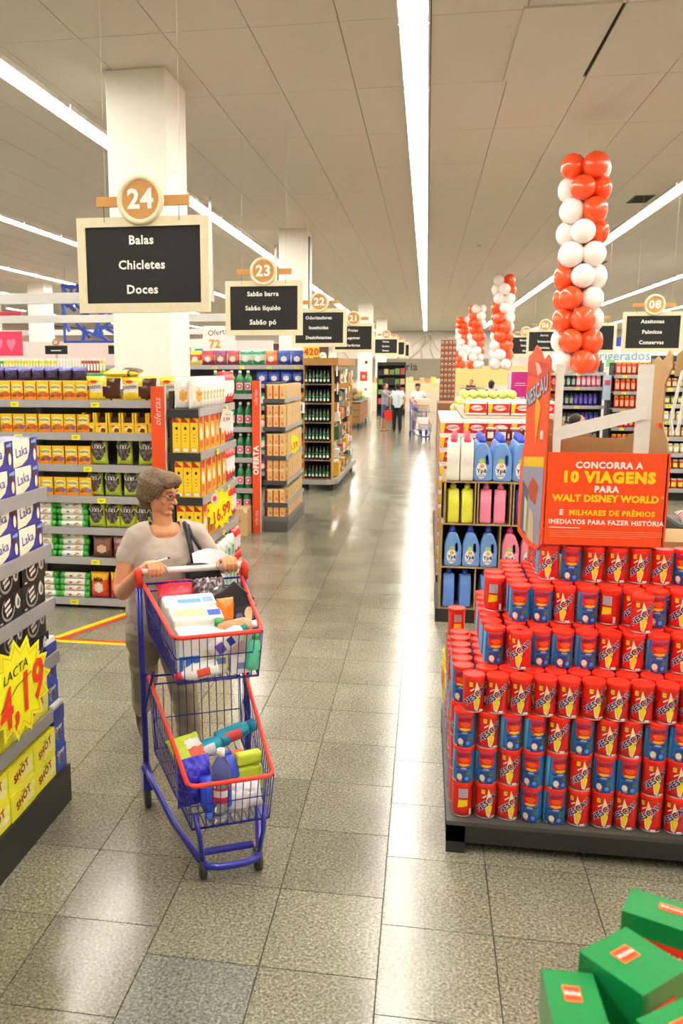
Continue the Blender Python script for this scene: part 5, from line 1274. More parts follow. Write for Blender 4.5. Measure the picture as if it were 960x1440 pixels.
# ================================================================ SECOND ROW: GREEN BOTTLES AND BISCUIT TOWER
def gl_(g): return lambda b, n: b.build(n, g)
Y2 = 11.2
g = empty('cleaner_shelf', (-2.27, Y2, 0)); tag(g, 'second row shelf unit holding green cleaner bottles', 'shelf unit'); gl = gl_(g)
GZ = [1.845, 1.405, .995, .58]
gl(MB().box(-9, .5, 0, 0, .54, 2.02, mat('5a5852', .6)), 'back_panel')
for k, z in enumerate(GZ): gl(MB().box(-9, 0, z - .02, 0, .5, z, mat('a8a6a6', .5)).box(-9, -.012, z - .055, 0, 0, z + .012, SHM), 'shelf')
gl(MB().box(-9, .05, 0, 0, .5, .12, mat('2a2926', .5)), 'base')
gl(MB().box(-9, -.25, 2.10, -1.95, .2, 2.12, mat('a8a6a6', .5)).box(-9, -.26, 2.07, -1.95, -.25, 2.13, SHM).box(-3.0, .0, 1.9, -2.95, .05, 2.1, SHM).box(-8.0, .0, 1.9, -7.95, .05, 2.1, SHM), 'top_shelf')
GB = Proto(bottle('cleaner_bottle', [(.046, 0), (.050, .01), (.050, .20), (.044, .235), (.020, .275), (.017, .29)], mat('1d7a44', .2, coat=.4), mat('f2f0ea', .4), [(.02, .285), (.02, .318), (.012, .322)],
    lambda t: MB().poly(quad(-.05, .06, .05, .16), mat('e4a8b8', .4), wrapfn(.0508)).poly(blob2(0, .11, .036, .034), mat('b83a5a', .4), wrapfn(.0514)).poly(blob2(0, .11, .018, .018), mat('e9d2d8', .4), wrapfn(.052)).build('label_print', t), 12))
for zi, nm in enumerate(('top', 'second', 'third', 'fourth')):
    for k in range(5): GB.put((-2.34 - .112 * k, Y2 + .06, GZ[zi] + .001), f'{nth(k)} green cleaner bottle left of the red post, {nm} shelf of the second row', 'bottle', 'green cleaner bottles', scale=(1, 1, 1.05 if zi else .98))
for k in range(3): GB.put((-2.36 - .13 * k, Y2 + .07, .30), f'{nth(k)} green cleaner bottle from the post in the bottom carton', 'bottle', 'green cleaner bottles', scale=(1.15, 1.15, .85))
o = MB().box(-.28, -.0, 0, .0, .3, .36, mat('c9a777', .8)).text('boa', .10, mat('c8423a'), frontfn(-.002), -.17, .21, bold=.02).poly([(-.06, .36), (.0, .36), (-.005, .30), (-.045, .31)], mat('e8d8bc', .8), frontfn(-.003)).build('cardboard_box'); o.location = (-2.285, Y2 - .32, 0); tag(o, 'brown cardboard box on the floor left of the red post', 'box')
post(-2.262, Y2 - .08, .105, 'tall red post lettered OFERTA beside the biscuit tower', zt=2.03)
o = g
# tower of yellow-and-red boxes
g = empty('biscuit_tower', (-2.13, Y2, 0)); tag(g, 'free-standing tower of cream biscuit boxes on a grey base', 'shelf unit'); gl = gl_(g)
OZ = [1.79, 1.42, 1.035, .70, .40, .21]
gl(MB().box(.01, .05, 0, .05, 1.6, 2.0, mat('3a3630', .6)), 'core_panel')
gl(MB().box(0, 0, 0, .33, 1.62, .19, mat('55534e', .5)).box(0, -.01, .15, .34, 1.63, .21, mat('6a6863', .5)), 'base')
for k, z in enumerate(OZ[:5]): gl(MB().box(0, 0, z - .02, .29 + .01 * k, 1.5, z, mat('6f6c68', .5)).box(0, -.01, z - .055, .29 + .01 * k, 0, z, mat('4a4843', .5)).box(.29 + .01 * k, -.01, z - .05, .30 + .01 * k, 1.5, z + .005, SHM), 'shelf')
def snackbox():
    w, h = .078, .165
    return carton('cracker_box', w, .12, h, mat('e8c98a', .4), [(quad(-w / 2, 0, -w / 2 + .016, h), mat('c2281e', .4)), (quad(-w / 2, h - .012, w / 2, h), mat('f0dc9a', .4)), (quad(-.010, .02, .03, h - .03), mat('dfb468', .4)), (blob2(.012, .05, .016, .02), mat('c98a4a', .4))],
                  side=[(quad(.0, 0, .06, h), mat('e3bf7c', .4)), (quad(.06, 0, .075, h), mat('c2281e', .4)), (quad(.08, .03, .112, h - .02), mat('f2e0b0', .4))])
SB = Proto(snackbox())
OG = 'cream cracker boxes in the tower'
for zi, (z, n, rows_) in enumerate(((1.79, 3, 1), (1.42, 3, 2), (1.035, 3, 2), (.70, 3, 2), (.40, 3, 1.6), (.21, 4, 1))):
    sh = ['top', 'second', 'third', 'fourth', 'fifth', 'bottom'][zi]
    for L in range(2 if zi in (1, 3, 2) else 1):
        sc = .88 if zi in (1, 2, 3) else (1.15 if zi == 0 else 1.1)
        if zi == 4: sc = 1.1
        if zi == 5: sc = .98
        h = .165 * sc
        for k in range(3): SB.put((-2.05 + .083 * k, Y2 + .01, z + L * h + .001), f'{nth(k)} cracker box facing us, {"upper" if L else "lower"} layer, {sh} tower shelf', 'cracker box', OG, scale=(1, 1, sc))
        for k in range(8): SB.put((-1.876 + .006 * zi, Y2 + .16 + .165 * k, z + L * h + .001), f'aisle-side cracker box, {nth(k)} along, {"upper" if L else "lower"} layer, {sh} tower shelf', 'cracker box', OG, scale=(1, 1.2, sc), rz=0)
sb = burst('star', .17, .13, 12, mat('f0e626', .55), mat('e0a020', .5)); sb.text('3,59', .12, mat('c86a1a', .5), frontfn(-.004), 0, -.03, .3, bold=.03); o = sb.build('price_star'); o.location = (-1.80, 11.75, 1.15); o.rotation_euler = (0, .1, 1.2); tag(o, 'yellow price star on the aisle side of the cracker box tower', 'price sign')
# ================================================================ THIRD ROW
Y3_ = 15.3
g = empty('powder_shelf', (-2.17, Y3_, 0)); tag(g, 'third row shelf unit with coloured soap powder packs on top', 'shelf unit'); gl = gl_(g)
gl(MB().box(-9, .5, 0, 0, .54, 2.2, mat('5a5852', .6)), 'back_panel')
for z in (2.23, 1.9, 1.5, 1.1, .7, .3): gl(MB().box(-9, 0, z - .02, 0, .5, z, mat('a8a6a6', .5)).box(-9, -.012, z - .06, 0, 0, z + .012, SHM), 'shelf')
pricetags(g, [-.12 - .5 * k for k in range(5)], -.012, 2.175)
def pk(c1, c2, c3, seed, w=.24, h=.26): return Proto(simplebag('powder_pack', w, h, .12, c1, c2, c3, 'f0e8e0', seed))
PKS = [pk('2a3f9a', '3a58b8', '1f2f80', 1), pk('2f4cae', '4a6cc8', '24389a', 2), pk('e8743a', 'f09a50', 'd8502a', 3), pk('2f9a6a', 'c8d8c8', '2a8a5a', 4), pk('b83a4a', 'd86a5a', '8a2a3a', 5), pk('7a3a6a', 'b85a5a', '8a3a4a', 6), pk('e8c83a', 'd84a3a', 'f0d85a', 7)]
order = [0, 1, 2, 3, 3, 4, 5, 4, 6, 2, 2, 2]
cn = ['navy blue', 'blue', 'orange', 'green and white', 'red', 'dark red', 'yellow and red']
for k, q in enumerate(order): PKS[q].put((-2.30 - .235 * k, Y3_ + .12, 2.24), f'{cn[q]} soap powder pack, {nth(k)} from the beer display on the third row top', 'powder pack', 'powder packs on the third row', rz=random.uniform(-.1, .1), scale=1.0 if k < 9 else 1.25)
for zi, (z, qs) in enumerate(((1.90, (0, 1, 0, 1)), (1.5, (6, 6, 3, 3)), (1.1, (3, 5, 6, 6)), (.7, (4, 4, 3, 3)), (.3, (6, 4, 5, 5)))):
    for k, q in enumerate(qs): PKS[q].put((-2.28 - .22 * k, Y3_ + .12, z + .001), f'{cn[q]} pack, {nth(k)} left of the beer display, {nth(zi + 1)} shelf of the third row', 'powder pack', 'packs beside the beer display', scale=.95)
for k in range(4): PKS[[2, 2, 2, 6][k]].put((-4.0 - .3 * k, Y3_ - 2.0, 2.3), '', 'x') if False else None
# beer display
g = empty('beer_display', (-2.16, Y3_ - .1, 0)); tag(g, 'tall wooden display of dark beer bottles with a rounded grey base', 'display'); gl = gl_(g)
WD = mat('a87a3c', .6, bump=.1)
BZ = [.215, .555, .89, 1.23, 1.57, 1.91]
gl(MB().box(0, .02, .18, .02, 3.6, 2.37, WD).box(.50, .02, .18, .515, .40, 2.37, WD), 'side_panel')
gl(MB().box(.0, .42, .18, .50, .44, 2.37, mat('1c1a16', .7)), 'back_panel')
gl(MB().box(-.01, 0, 2.24, .62, 3.6, 2.37, WD), 'header')
for z in BZ: gl(MB().box(0, 0, z - .015, .5, .42, z, WD).box(.06, -.012, z - .012, .06 + .36, -.008, z - .004, CHR).box(.06, -.012, z - .004, .066, -.008, z + .025, CHR).box(.415, -.012, z - .004, .42, -.008, z + .025, CHR), 'shelf')
rb2 = [(-.02, -.03), (.44, -.03), (.56, .03), (.62, .16), (.66, 3.7), (-.02, 3.7)]
gl(MB().add([(x, y, .12) for x, y in rb2] + [(x, y, .20) for x, y in rb2], [tuple(range(6))[::-1], tuple(range(6, 12))] + [(i, (i + 1) % 6, (i + 1) % 6 + 6, i + 6) for i in range(6)], mat('a9a6a2', .4, .3)), 'base')
for x, y in ((.05, .1), (.5, .15), (.05, 3.5), (.55, 3.5)): gl(MB().box(x, y, 0, x + .04, y + .04, .12, BLACK), 'foot')
BEER = Proto(bottle('beer_bottle', [(.028, 0), (.031, .008), (.031, .13), (.026, .16), (.014, .195), (.013, .235)], mat('12261a', .15, coat=.4), mat('1d2a1c', .4), [(.0145, .232), (.0145, .245)],
    lambda t: MB().poly(blob2(0, .065, .022, .026), mat('eceee8', .4), wrapfn(.0316)).poly(quad(-.022, .100, .022, .128), mat('2f8a4a', .4), wrapfn(.0316)).poly(quad(-.003, .05, .003, .08), BLACK, wrapfn(.0322)).build('label_print', t), 10))
for zi, z in enumerate(BZ):
    for k in range(7): BEER.put((-2.115 + .066 * k, Y3_ - .04, z + .001), f'{nth(k)} dark beer bottle from the left, {nth(5 - zi)} shelf from the top of the display', 'bottle', 'beer bottles on the display')
# aisle side of the beer display: mixed packs on wood shelves
cols = ['f0ece4', '8a5a2c', 'd8502a', '2c2a2a', 'c9a060', 'b83a34', '5a3a24', 'e8b83a', 'f2efe8', '3a6a4a']
for z in BZ + [2.24]: gl(MB().box(.50, .44, z - .015, .56, 3.55, z, WD), 'shelf')
rs = random.Random(11)
for zi, z in enumerate(BZ):
    for k in range(9):
        c = cols[rs.randrange(len(cols))]; hh = rs.uniform(.15, .27)
        b = MB().box(-.05, -.13, 0, .04, .13, hh, mat(c, .4)).box(.04, -.10, .03, .042, .10, hh * .5, mat(cols[rs.randrange(len(cols))], .4))
        o = b.build('snack_pack'); o.location = (-1.61, Y3_ + .55 + .33 * k, z + .001); tag(o, f'small pack, {nth(k)} from the near end, {nth(5 - zi)} shelf down beside the beer', 'pack', 'packs on the aisle side of the beer display')
for k, (y, z) in enumerate(((15.45, 2.05), (15.6, 1.72), (15.7, 1.36), (16.2, 1.0))): tag(MB().box(-1.60, y, z, -1.595, y + .2, z + .22, mat('f4f4f8', .4)).build('price_card'), f'{nth(k)} white price card from the top on the corner of the beer display', 'price sign')
o = MB().box(-.12, 0, -.09, .12, .006, .09, WHITE).box(-.09, -.002, -.05, .08, 0, .06, mat('5a44a8', .4)).box(-.04, -.003, -.06, .03, -.001, .0, WHITE).build('info_screen'); o.location = (-2.22, Y3_ - .35, 1.50); tag(o, 'small white and purple sign sticking out left of the beer display', 'sign')
MB().tube([(-.13, .0, 0), (-.13, .35, 0)], .008, 6, CHR).build('bracket', o)
o = MB().box(-.14, 0, -.07, .14, .006, .12, mat('f4d52a', .5)).text('420', .16, mat('d8502a', .5), frontfn(-.003), 0, .02, bold=.05).build('price_card'); o.location = (-2.02, Y3_ - .1, 2.45); tag(o, 'yellow price card reading 420 standing on top of the beer display', 'price sign')
# ================================================================ FRUIT STAND, BAKERY AND FAR DISPLAYS
def fruit_stand(x0, y0, x1, y1, lab):
    g = empty('fruit_stand', (x0, y0, 0)); tag(g, lab, 'fruit stand'); w, d = x1 - x0, y1 - y0; WD2 = mat('8f6238', .6, bump=.1)
    for s in range(3):
        for yy in (0, d - .03): MB().box(0, yy, .2 + s * .24, w, yy + .03, .42 + s * .24, WD2).build('plank', g)
        MB().box(w - .03, .03, .2 + s * .24, w, d - .03, .42 + s * .24, WD2).build('plank', g)
    MB().box(0, 0, .95, w + .03, d, 1.0, mat('8a8a86', .5)).build('tray', g)
    for x in (.05, w - .1):
        for y in (.05, d - .1): MB().box(x, y, 0, x + .05, y + .05, .2, BLACK).build('leg', g)
    MB().box(.05, .05, .2, w - .05, d - .05, .95, mat('3a2a1c', .8)).build('liner', g)
fruit_stand(-3.9, 31.3, -2.35, 35.4, 'wooden fruit stand beside the third pillar')
def ball(nm, r, c): 
    vs, fs = ell((0, 0, r * .96), (r, r, r * .95), seg=10); return Proto(MB().add(vs, fs, mat(c, .5, bump=.2), smooth=True).build(nm))
PN, MG, OR_ = ball('coconut', .13, '7d6a40'), ball('green_fruit', .09, '7fb83a'), ball('orange', .09, 'f0a81c')
rs = random.Random(2)
for k in range(22): PN.put((-2.52 - .26 * (k % 4), 31.45 + .26 * (k // 4), 1.0), f'brown melon, {nth(k % 4)} from the aisle in row {nth(k // 4)} back, lower layer', 'fruit', 'brown melons on the fruit stand')
for k in range(8): PN.put((-2.65 - .26 * (k % 3), 31.6 + .26 * (k // 3), 1.2), f'brown melon, {nth(k % 3)} from the aisle in row {nth(k // 3)} back, upper layer', 'fruit', 'brown melons, upper layer')
for k in range(40): MG.put((-2.48 - .19 * (k % 5), 33.1 + .19 * (k // 5), 1.0), f'green fruit, {nth(k % 5)} from the aisle in row {nth(k // 5)} back on the fruit stand', 'fruit', 'green fruit on the fruit stand')
for k in range(14): OR_.put((-2.55 - .19 * (k % 4), 33.2 + .19 * (k // 4), 1.16), f'orange fruit, {nth(k % 4)} from the aisle, row {nth(k // 4)}, heaped on the green fruit', 'fruit', 'orange fruit on the fruit stand')
g = empty('fruit_rack', (-3.3, 26.4, 0)); tag(g, 'raised wooden rack of pale fruit behind the beer display', 'fruit rack'); MB().box(0, 0, 1.55, 1.0, .8, 1.75, WD).build('tray', g); MB().box(0, .7, 0, .1, .8, 1.55, WD).build('support', g); MB().box(.9, .7, 0, 1.0, .8, 1.55, WD).build('support', g)
MLN = ball('pale_fruit', .12, 'e8d8b8')
for k in range(4): MLN.put((-3.15 + .24 * k, 26.7, 1.75), f'{nth(k)} pale round fruit from the left in the raised rack', 'fruit', 'pale fruit in the raised rack')
# dark rack behind woman
g = empty('bottle_rack', (-2.25, 40.0, 0)); tag(g, 'dark rack of wrapped goods behind the fruit stand shoppers', 'rack')
MB().box(0, .5, 0, 1.3, .54, 2.45, mat('2a2824', .5)).build('back_panel', g)
for z in (.5, .95, 1.4, 1.85, 2.3): MB().box(0, 0, z, 1.3, .5, z + .04, mat('2a2824', .5)).build('shelf', g)
for x in (0, 1.26): MB().box(x, 0, 0, x + .04, .5, 2.45, mat('2a2824', .5)).build('upright', g)
rs = random.Random(8)
for z in (.54, .99, 1.44, 1.89):
    for k in range(5):
        c = rs.choice(['c8a878', 'b84a44', 'e8d84a', '2c2c2c', 'e8e0d0', '6a8a4a']); o = MB().box(-.1, 0, 0, .1, .2, rs.uniform(.2, .34), mat(c, .5)).build('wrapped_pack'); o.location = (-2.09 + .25 * k, 40.05, z + .003); tag(o, f'wrapped pack, {nth(k)} from the left on shelf {nth([.54, .99, 1.44, 1.89].index(z))} up of the dark rack', 'pack', 'packs on the dark rack')
# fire sign on the pillar
o = MB().box(-.15, 0, -.19, .15, .006, .19, mat('d83a28', .5)).box(-.05, -.002, -.07, .05, 0, .05, WHITE).poly([(-.03, -.05), (.03, -.05), (0, .04)], mat('d83a28'), frontfn(-.003)).build('fire_sign'); o.location = (-2.55, 35.49, 1.85); tag(o, 'red fire equipment sign on the third pillar', 'sign')
for z, c in ((2.42, 'dome'), (1.32, 'box')): o = MB().box(-.05, 0, -.05, .05, .04, .05, mat('5a2a22' if c == 'dome' else '8a8a88', .4)).build('alarm_' + c); o.location = (-2.45, 35.46, z); tag(o, f'small wall {c} {"above" if c == "dome" else "below"} the fire sign on the pillar', 'alarm')
# bakery counter and far stock
g = empty('bakery_counter', (-3.5, 44, 0)); tag(g, 'bright glass bakery counter under the bakery lettering', 'counter'); MB().box(0, 0, 0, 6.5, 1.2, 1.0, mat('e8ddc8', .5)).build('body', g); MB().box(0, 0, 1.0, 6.5, .04, 1.4, mat('f2e2b0', .3)).build('glass_front', g); MB().box(0, 0, 1.4, 6.5, 1.2, 1.44, mat('d8d4cc', .3)).build('top', g)
rs = random.Random(21)
for k in range(22):
    c = rs.choice(['f0d070', 'e8c890', 'f4f0e8', 'c88a4a', 'f2e8d0', 'e0b060']); o = MB().box(-.12, 0, 0, .12, .25, rs.uniform(.1, .3), mat(c, .5)).build('bakery_pack'); o.location = (-3.3 + .28 * k, 44.4, 1.44); tag(o, f'{nth(k)} small bakery pack from the left on the far counter', 'pack', 'packs on the bakery counter')
# patterned column of stacked packs
g = empty('tin_column', (.40, 27.5, 0)); tag(g, 'tall square column covered in stacked patterned coffee packs', 'column display')
PKm = mat('8a5f48', .5); MB().box(.02, .02, 0, .48, .48, 3.05, PKm).build('core', g)
pm = MB().box(0, -.01, 0, .116, .02, .16, mat('7a4436', .5)).poly(blob2(.058, .08, .04, .05, 8), mat('d8c8a0', .5), frontfn(-.012)).poly(blob2(.058, .07, .022, .03, 8), mat('4a5a3a', .5), frontfn(-.014)).poly(quad(0, .145, .116, .16), mat('c0483a', .5), frontfn(-.012))
pa = pm.build('pack', g); n = 0
for z in range(18):
    for x in range(4):
        if z == 0 and x == 0: pa.location = (.01, 0, .05); continue
        o = pa.copy(); C.objects.link(o); o.parent = g; o.location = (.01 + x * .12, 0, .05 + z * .167)
# boxes at its foot, yellow bag island
o = MB().box(0, 0, 0, 1.5, 1.6, 1.3, mat('8a5a3a', .7)).build('carton_island'); o.location = (.30, 22.5, 0); tag(o, 'island of brown cartons at the foot of the patterned column', 'carton')
g = empty('cauliflower_bin', (.30, 14.0, 0)); tag(g, 'dark bin heaped with pale green netted bags behind the paper packs', 'bin'); MB().box(0, 0, 0, 1.4, 1.9, 1.35, mat('5a6a5a', .6)).build('tub', g)
NB1 = ball('netted_bag', .073, 'e4e68e'); NB2 = ball('netted_bag', .073, 'bcd39c')
for L in range(4):
    for i in range(9 - L):
        for j in range(4): (NB1 if L else NB2).put((.40 + .15 * i + .075 * L, 14.12 + .17 * j + .085 * L, 1.352 + .115 * L), f'pale netted bag, {nth(i)} from the left, {nth(j)} row back, {nth(L)} layer up in the bin', 'bag', 'pale netted bags in the bin')
# checkout zone furniture right of centre
for k, (x, y, w_, h, c, lab) in enumerate([(1.6, 34, 2.2, 1.15, '4a4f4c', 'dark checkout counter behind the woman in red'), (1.4, 36.5, 1.0, 1.6, 'd8d0c4', 'pale rack of bread bags beyond the patterned column'), (3.6, 30, 1.3, 1.7, 'c8c4bc', 'grey rack of small goods near the checkouts')]):
    g = empty('checkout_rack', (x, y, 0)); tag(g, lab, 'rack'); MB().box(0, 0, 0, w_, .6, h * .5, mat(c, .6)).build('body', g)
    rs = random.Random(k + 40)
    for q in range(3): MB().box(0, .1, h * (.5 + .17 * q), w_, .5, h * (.5 + .17 * q) + .03, mat('8a8a88', .5)).build('shelf', g)
    for q in range(10):
        o = MB().box(-.07, 0, 0, .07, .15, .15, mat(rs.choice(['f2f0ec', '6a6a6a', '3a4a44', 'e0d8c8', 'a8342c', 'c8c0b0']), .5)).build('small_pack'); o.location = (x + .12 + (w_ - .24) * (q % 5) / 4, y + .2, h * (.5 + .17 * (q // 5)) + .031); tag(o, f'small pack, {nth(q % 5)} from the left, {["lower", "upper"][q // 5]} row, on ' + ['the dark checkout counter', 'the bread rack', 'the grey checkout rack'][k], 'pack', f'small packs {k} on a checkout rack')
o = struct(MB().box(1.0, 43, 1.35, 5.2, 43.2, 2.28, mat('e4cc86', .6)).build('trim_3'))
# banners
g = empty('magenta_banner', (1.60, 17.0, 0)); tag(g, 'magenta advertising banner with white text beside a red stand', 'banner'); MB().box(0, 0, .9, .34, .03, 2.12, mat('b8187a', .5)).build('panel', g); MB().text('AMOR', .07, WHITE, frontfn(-.003), .17, 1.62, bold=.02).box(.06, -.003, 1.86, .28, -.001, 1.87, mat('f0c8e0')).box(.08, -.003, 1.90, .26, -.001, 1.91, mat('f0c8e0')).build('lettering', g); MB().box(.02, 0, 0, .06, .03, .9, GREY).box(.28, 0, 0, .32, .03, .9, GREY).build('leg', g)
g = empty('red_stand', (1.96, 17.0, 0)); tag(g, 'red stand of orange sacks and green cans right of the magenta banner', 'stand'); MB().box(0, 0, 0, .06, .4, 2.15, mat('d83a1c', .5)).box(.52, 0, 0, .58, .4, 2.15, mat('c84a2c', .5)).build('side_panel', g)
for q in range(8): MB().box(.06, 0, .8 + q * .16, .52, .4, .815 + q * .16, mat('9a7a5a', .6)).build('shelf', g)
OS, GC = ball('orange_sack', .056, 'f0702a'), Proto(MB().box(-.05, 0, 0, .05, .2, .1, mat('2a8a4a', .4)).build('green_tin'))
for q in range(4):
    for k in range(4): GC.put((2.09 + .115 * k, 17.1, .816 + .16 * q), f'{nth(k)} green tin from the left, {nth(q)} shelf up in the red stand', 'tin', 'green tins in the red stand')
for q in range(3):
    for k in range(4): OS.put((2.09 + .115 * k, 17.15, 1.456 + .16 * q), f'{nth(k)} orange sack from the left, {nth(q + 4)} shelf up in the red stand', 'sack', 'orange sacks in the red stand')
# ---------------- right rows
def rshelf(x0, x1, y, ZR, seedr, fill, lab, place):
    g = empty('goods_shelf', (x0, y, 0)); tag(g, lab, 'shelf unit'); w_ = x1 - x0
    MB().box(0, .5, 0, w_, .54, ZR[0] + .25, mat('3a3833', .6)).build('back_panel', g); MB().box(0, .04, 0, w_, .5, .12, BLACK).build('base', g)
    for x in (0, w_ - .04): MB().box(x, .3, 0, x + .04, .5, ZR[0] + .2, mat('5a5a58', .5)).build('upright', g)
    for z in ZR: MB().box(0, 0, z - .02, w_, .5, z, mat('8a8886', .5)).box(0, -.012, z - .06, w_, 0, z + .01, SHM).build('shelf', g)
    for z in ZR: pricetags(g, [.2 + .45 * q for q in range(int(w_ / .45))], -.012, z - .055)
    rs = random.Random(seedr)
    for zi, z in enumerate(ZR):
        kind, step, sc = fill[zi % len(fill)]
        n = int((w_ - .1) / step)
        for k in range(n):
            P_ = kind[(k * 4 // max(n, 1)) % len(kind)] if isinstance(kind, list) else kind
            P_.put((x0 + .08 + step * k, y + .07, z + .001), f'{nth(k)} item from the left, {nth(zi)} shelf down, {place}', 'bottle', f'goods on {nth(min(zi, 10))} shelf, {place}', scale=sc, rz=rs.uniform(-.2, .2))
def jarp(c, cap, lab_c, r=.04, h=.13, seg=8):
    return Proto(MB().lathe([(r, 0), (r, h * .8), (r * .8, h * .86)], seg, mat(c, .3)).lathe([(r * .85, h * .84), (r * .85, h)], seg, mat(cap, .4)).poly(quad(-r * .8, h * .2, r * .8, h * .65), mat(lab_c, .4), wrapfn(r * 1.02)).build('jar'))
JO, JT, JG, JR, JY = jarp('c89a58', 'e0dcd0', 'f0e4c8'), jarp('a8542a', 'c8b8a0', 'e0c090'), jarp('6a7a34', '2a2a2a', 'd0c890'), jarp('b8321e', 'd8c8b0', 'f0c848'), jarp('e0c890', 'f0f0e8', 'f4ecd8')
rshelf(3.75, 6.6, 15.0, [2.15, 1.87, 1.60, 1.33, 1.06, .79, .53, .20], 5, [([JT, JG], .105, 1.1), ([JT, JR], .10, 1.2), ([JG, JT], .10, 1.2), ([JY, JO], .10, 1.2), ([JO, JY], .10, 1.25), ([JY, JO], .10, 1.25), ([JR], .10, 1.2), ([JR, JT], .10, 1.3)], 'right-hand shelf unit of jars and preserves with yellow price tags', 'jar unit at the right edge')
BR_, BB, BPk, BV, BW, BK_ = [jarp(c, cp, lb, .035, .19) for c, cp, lb in (('a81c4a', '5a1030', 'd86a8a'), ('4a8ac8', 'e8f0f4', 'a8d0e8'), ('f07a98', 'f8e0e4', 'f8c8d0'), ('3a2a8a', '2a2060', '6a5ab8'), ('c8dcec', '8ab0e0', '5a6ab8'), ('2c3a38', '1a1a1a', '9ab0a0'))]
BRD = jarp('d83a20', 'f0b030', 'f0a888', .04, .22)
rshelf(2.42, 3.62, 18.5, [2.10, 1.80, 1.42, 1.05, .7], 9, [([BB, BW], .085, 1.0), ([BR_, BK_, BPk, BPk], .0985, 1.35), ([BK_, BK_, BV, BV], .094, 1.3), ([BK_, BK_, BV, BV], .088, 1.2), ([BV, BK_], .088, 1.2)], 'shelf unit of shampoo bottles seen through the cardboard display', 'shampoo unit behind the display')
rshelf(3.72, 4.6, 18.2, [2.05, 1.72, 1.38, 1.0, .6], 10, [([BRD], .1, 1.2)], 'shelf unit of red bottles right of the shampoo shelf', 'red bottle unit')
tag(MB().box(3.60, 18.38, 0, 3.65, 18.42, 1.55, CHR).box(3.55, 18.35, 1.55, 3.70, 18.45, 2.05, mat('b8cfe4', .4)).box(3.57, 18.345, 1.85, 3.68, 18.35, 1.95, mat('c84a5a')).build('blue_panel_sign'), 'pale blue panel sign between the shampoo and red bottle shelves', 'sign')
struct(MB().box(3.0, 24, 2.2, 7.0, 24.1, 2.75, mat('dcebf4', .4)).build('trim_4'))
tag(MB().text('Refrigerados', .34, mat('8aa0ac', .5), frontfn(23.98, 4.9, 2.50)).build('fascia_lettering'), 'grey lettering on the pale blue fascia behind the display', 'lettering')
struct(MB().box(3.6, 30, 2.2, 9.0, 30.1, 3.2, mat('2a3a9a', .5)).build('trim_5'))
for k, (x, c) in enumerate(((2.95, 'c83a5a'), (3.9, 'd8284a'), (4.3, 'c8304a'), (4.6, '8ac07a'))): tag(MB().box(x, 23.62, 2.121 + .1 * (k % 2), x + .22, 23.64, 2.3 + .1 * (k % 2), mat(c, .5)).box(x + .1, 23.62, 2.121, x + .12, 23.64, 2.3, CHR).build('shelf_flag'), f'{["first", "second", "third", "fourth"][k]} small coloured shelf flag from the left under the blue fascia', 'sign')
g = empty('chiller_cabinet', (2.2, 23.6, 0)); tag(g, 'long white chiller cabinet under the pale blue fascia', 'cabinet'); MB().box(0, 0, 0, 5, .9, 2.05, mat('d8dce0', .4)).build('body', g); MB().box(0, -.02, 2.05, 5, .9, 2.12, mat('f2efe4', .4)).build('top', g)
# basket low on the right with red checked cloth
g = empty('wire_bin', (3.2, 11.2, 0)); tag(g, 'dark bin with red and white packs on the floor at the right edge', 'bin'); MB().box(0, 0, 0, .6, .7, .22, mat('3a3c3c', .5)).build('tub', g); MB().box(-.01, -.01, .22, .61, .71, .26, mat('6a6c6c', .5)).build('rim', g)
o, n = pouch('checked_pack', .5, .3, .12, lambda u, v, s: mat('d83a34') if (int(u * 9) + int(v * 11)) % 2 else mat('f0e8e4'), seed=4); o = o.build(n); o.location = (3.5, 11.35, .27); o.rotation_euler = (-1.3, 0, .1); tag(o, 'red and white checked pack lying in the dark bin', 'pack')
# ================================================================ LEFT FAR: goods tops, signs, hangings
GT = {c: jarp(c, 'f4f0e0', 'f0ecd8', .035, .2, 8) for c in ('2f8a5a', 'd8d03a', 'e8e4e0', 'a82a3a', '5a9a4a')}
seq = ['d8d03a'] * 4 + ['5a9a4a'] * 3 + ['2f8a5a'] * 9 + ['d8d03a'] * 18 + ['e8e4e0'] * 8 + ['a82a3a'] * 6 + ['d8d03a'] * 2
cname = {'2f8a5a': 'dark green', 'd8d03a': 'yellow', 'e8e4e0': 'white', 'a82a3a': 'dark red', '5a9a4a': 'green'}
for k, c in enumerate(seq): GT[c].put((-6.35 + .042 * 1.0 * k * 1.02, 11.02 + .0 * k, 2.121), f'{nth(k)} small bottle from the left, {cname[c]}, on the second row top shelf', 'bottle', f'{cname[c]} bottles on the second row top', scale=(.56, .56, 1.0))
o = MB().box(0, 0, 0, 1.9, .05, .10, mat('3aa85a', .5)).build('green_strip'); o.location = (-5.3, 10.9, 2.02); tag(o, 'green promotional strip under the row of small bottles', 'strip')
o = MB().box(-4.6, 10.94, 1.9, -4.58, 11.0, 2.1, SHM).box(-3.6, 10.94, 1.9, -3.58, 11.0, 2.1, SHM); 
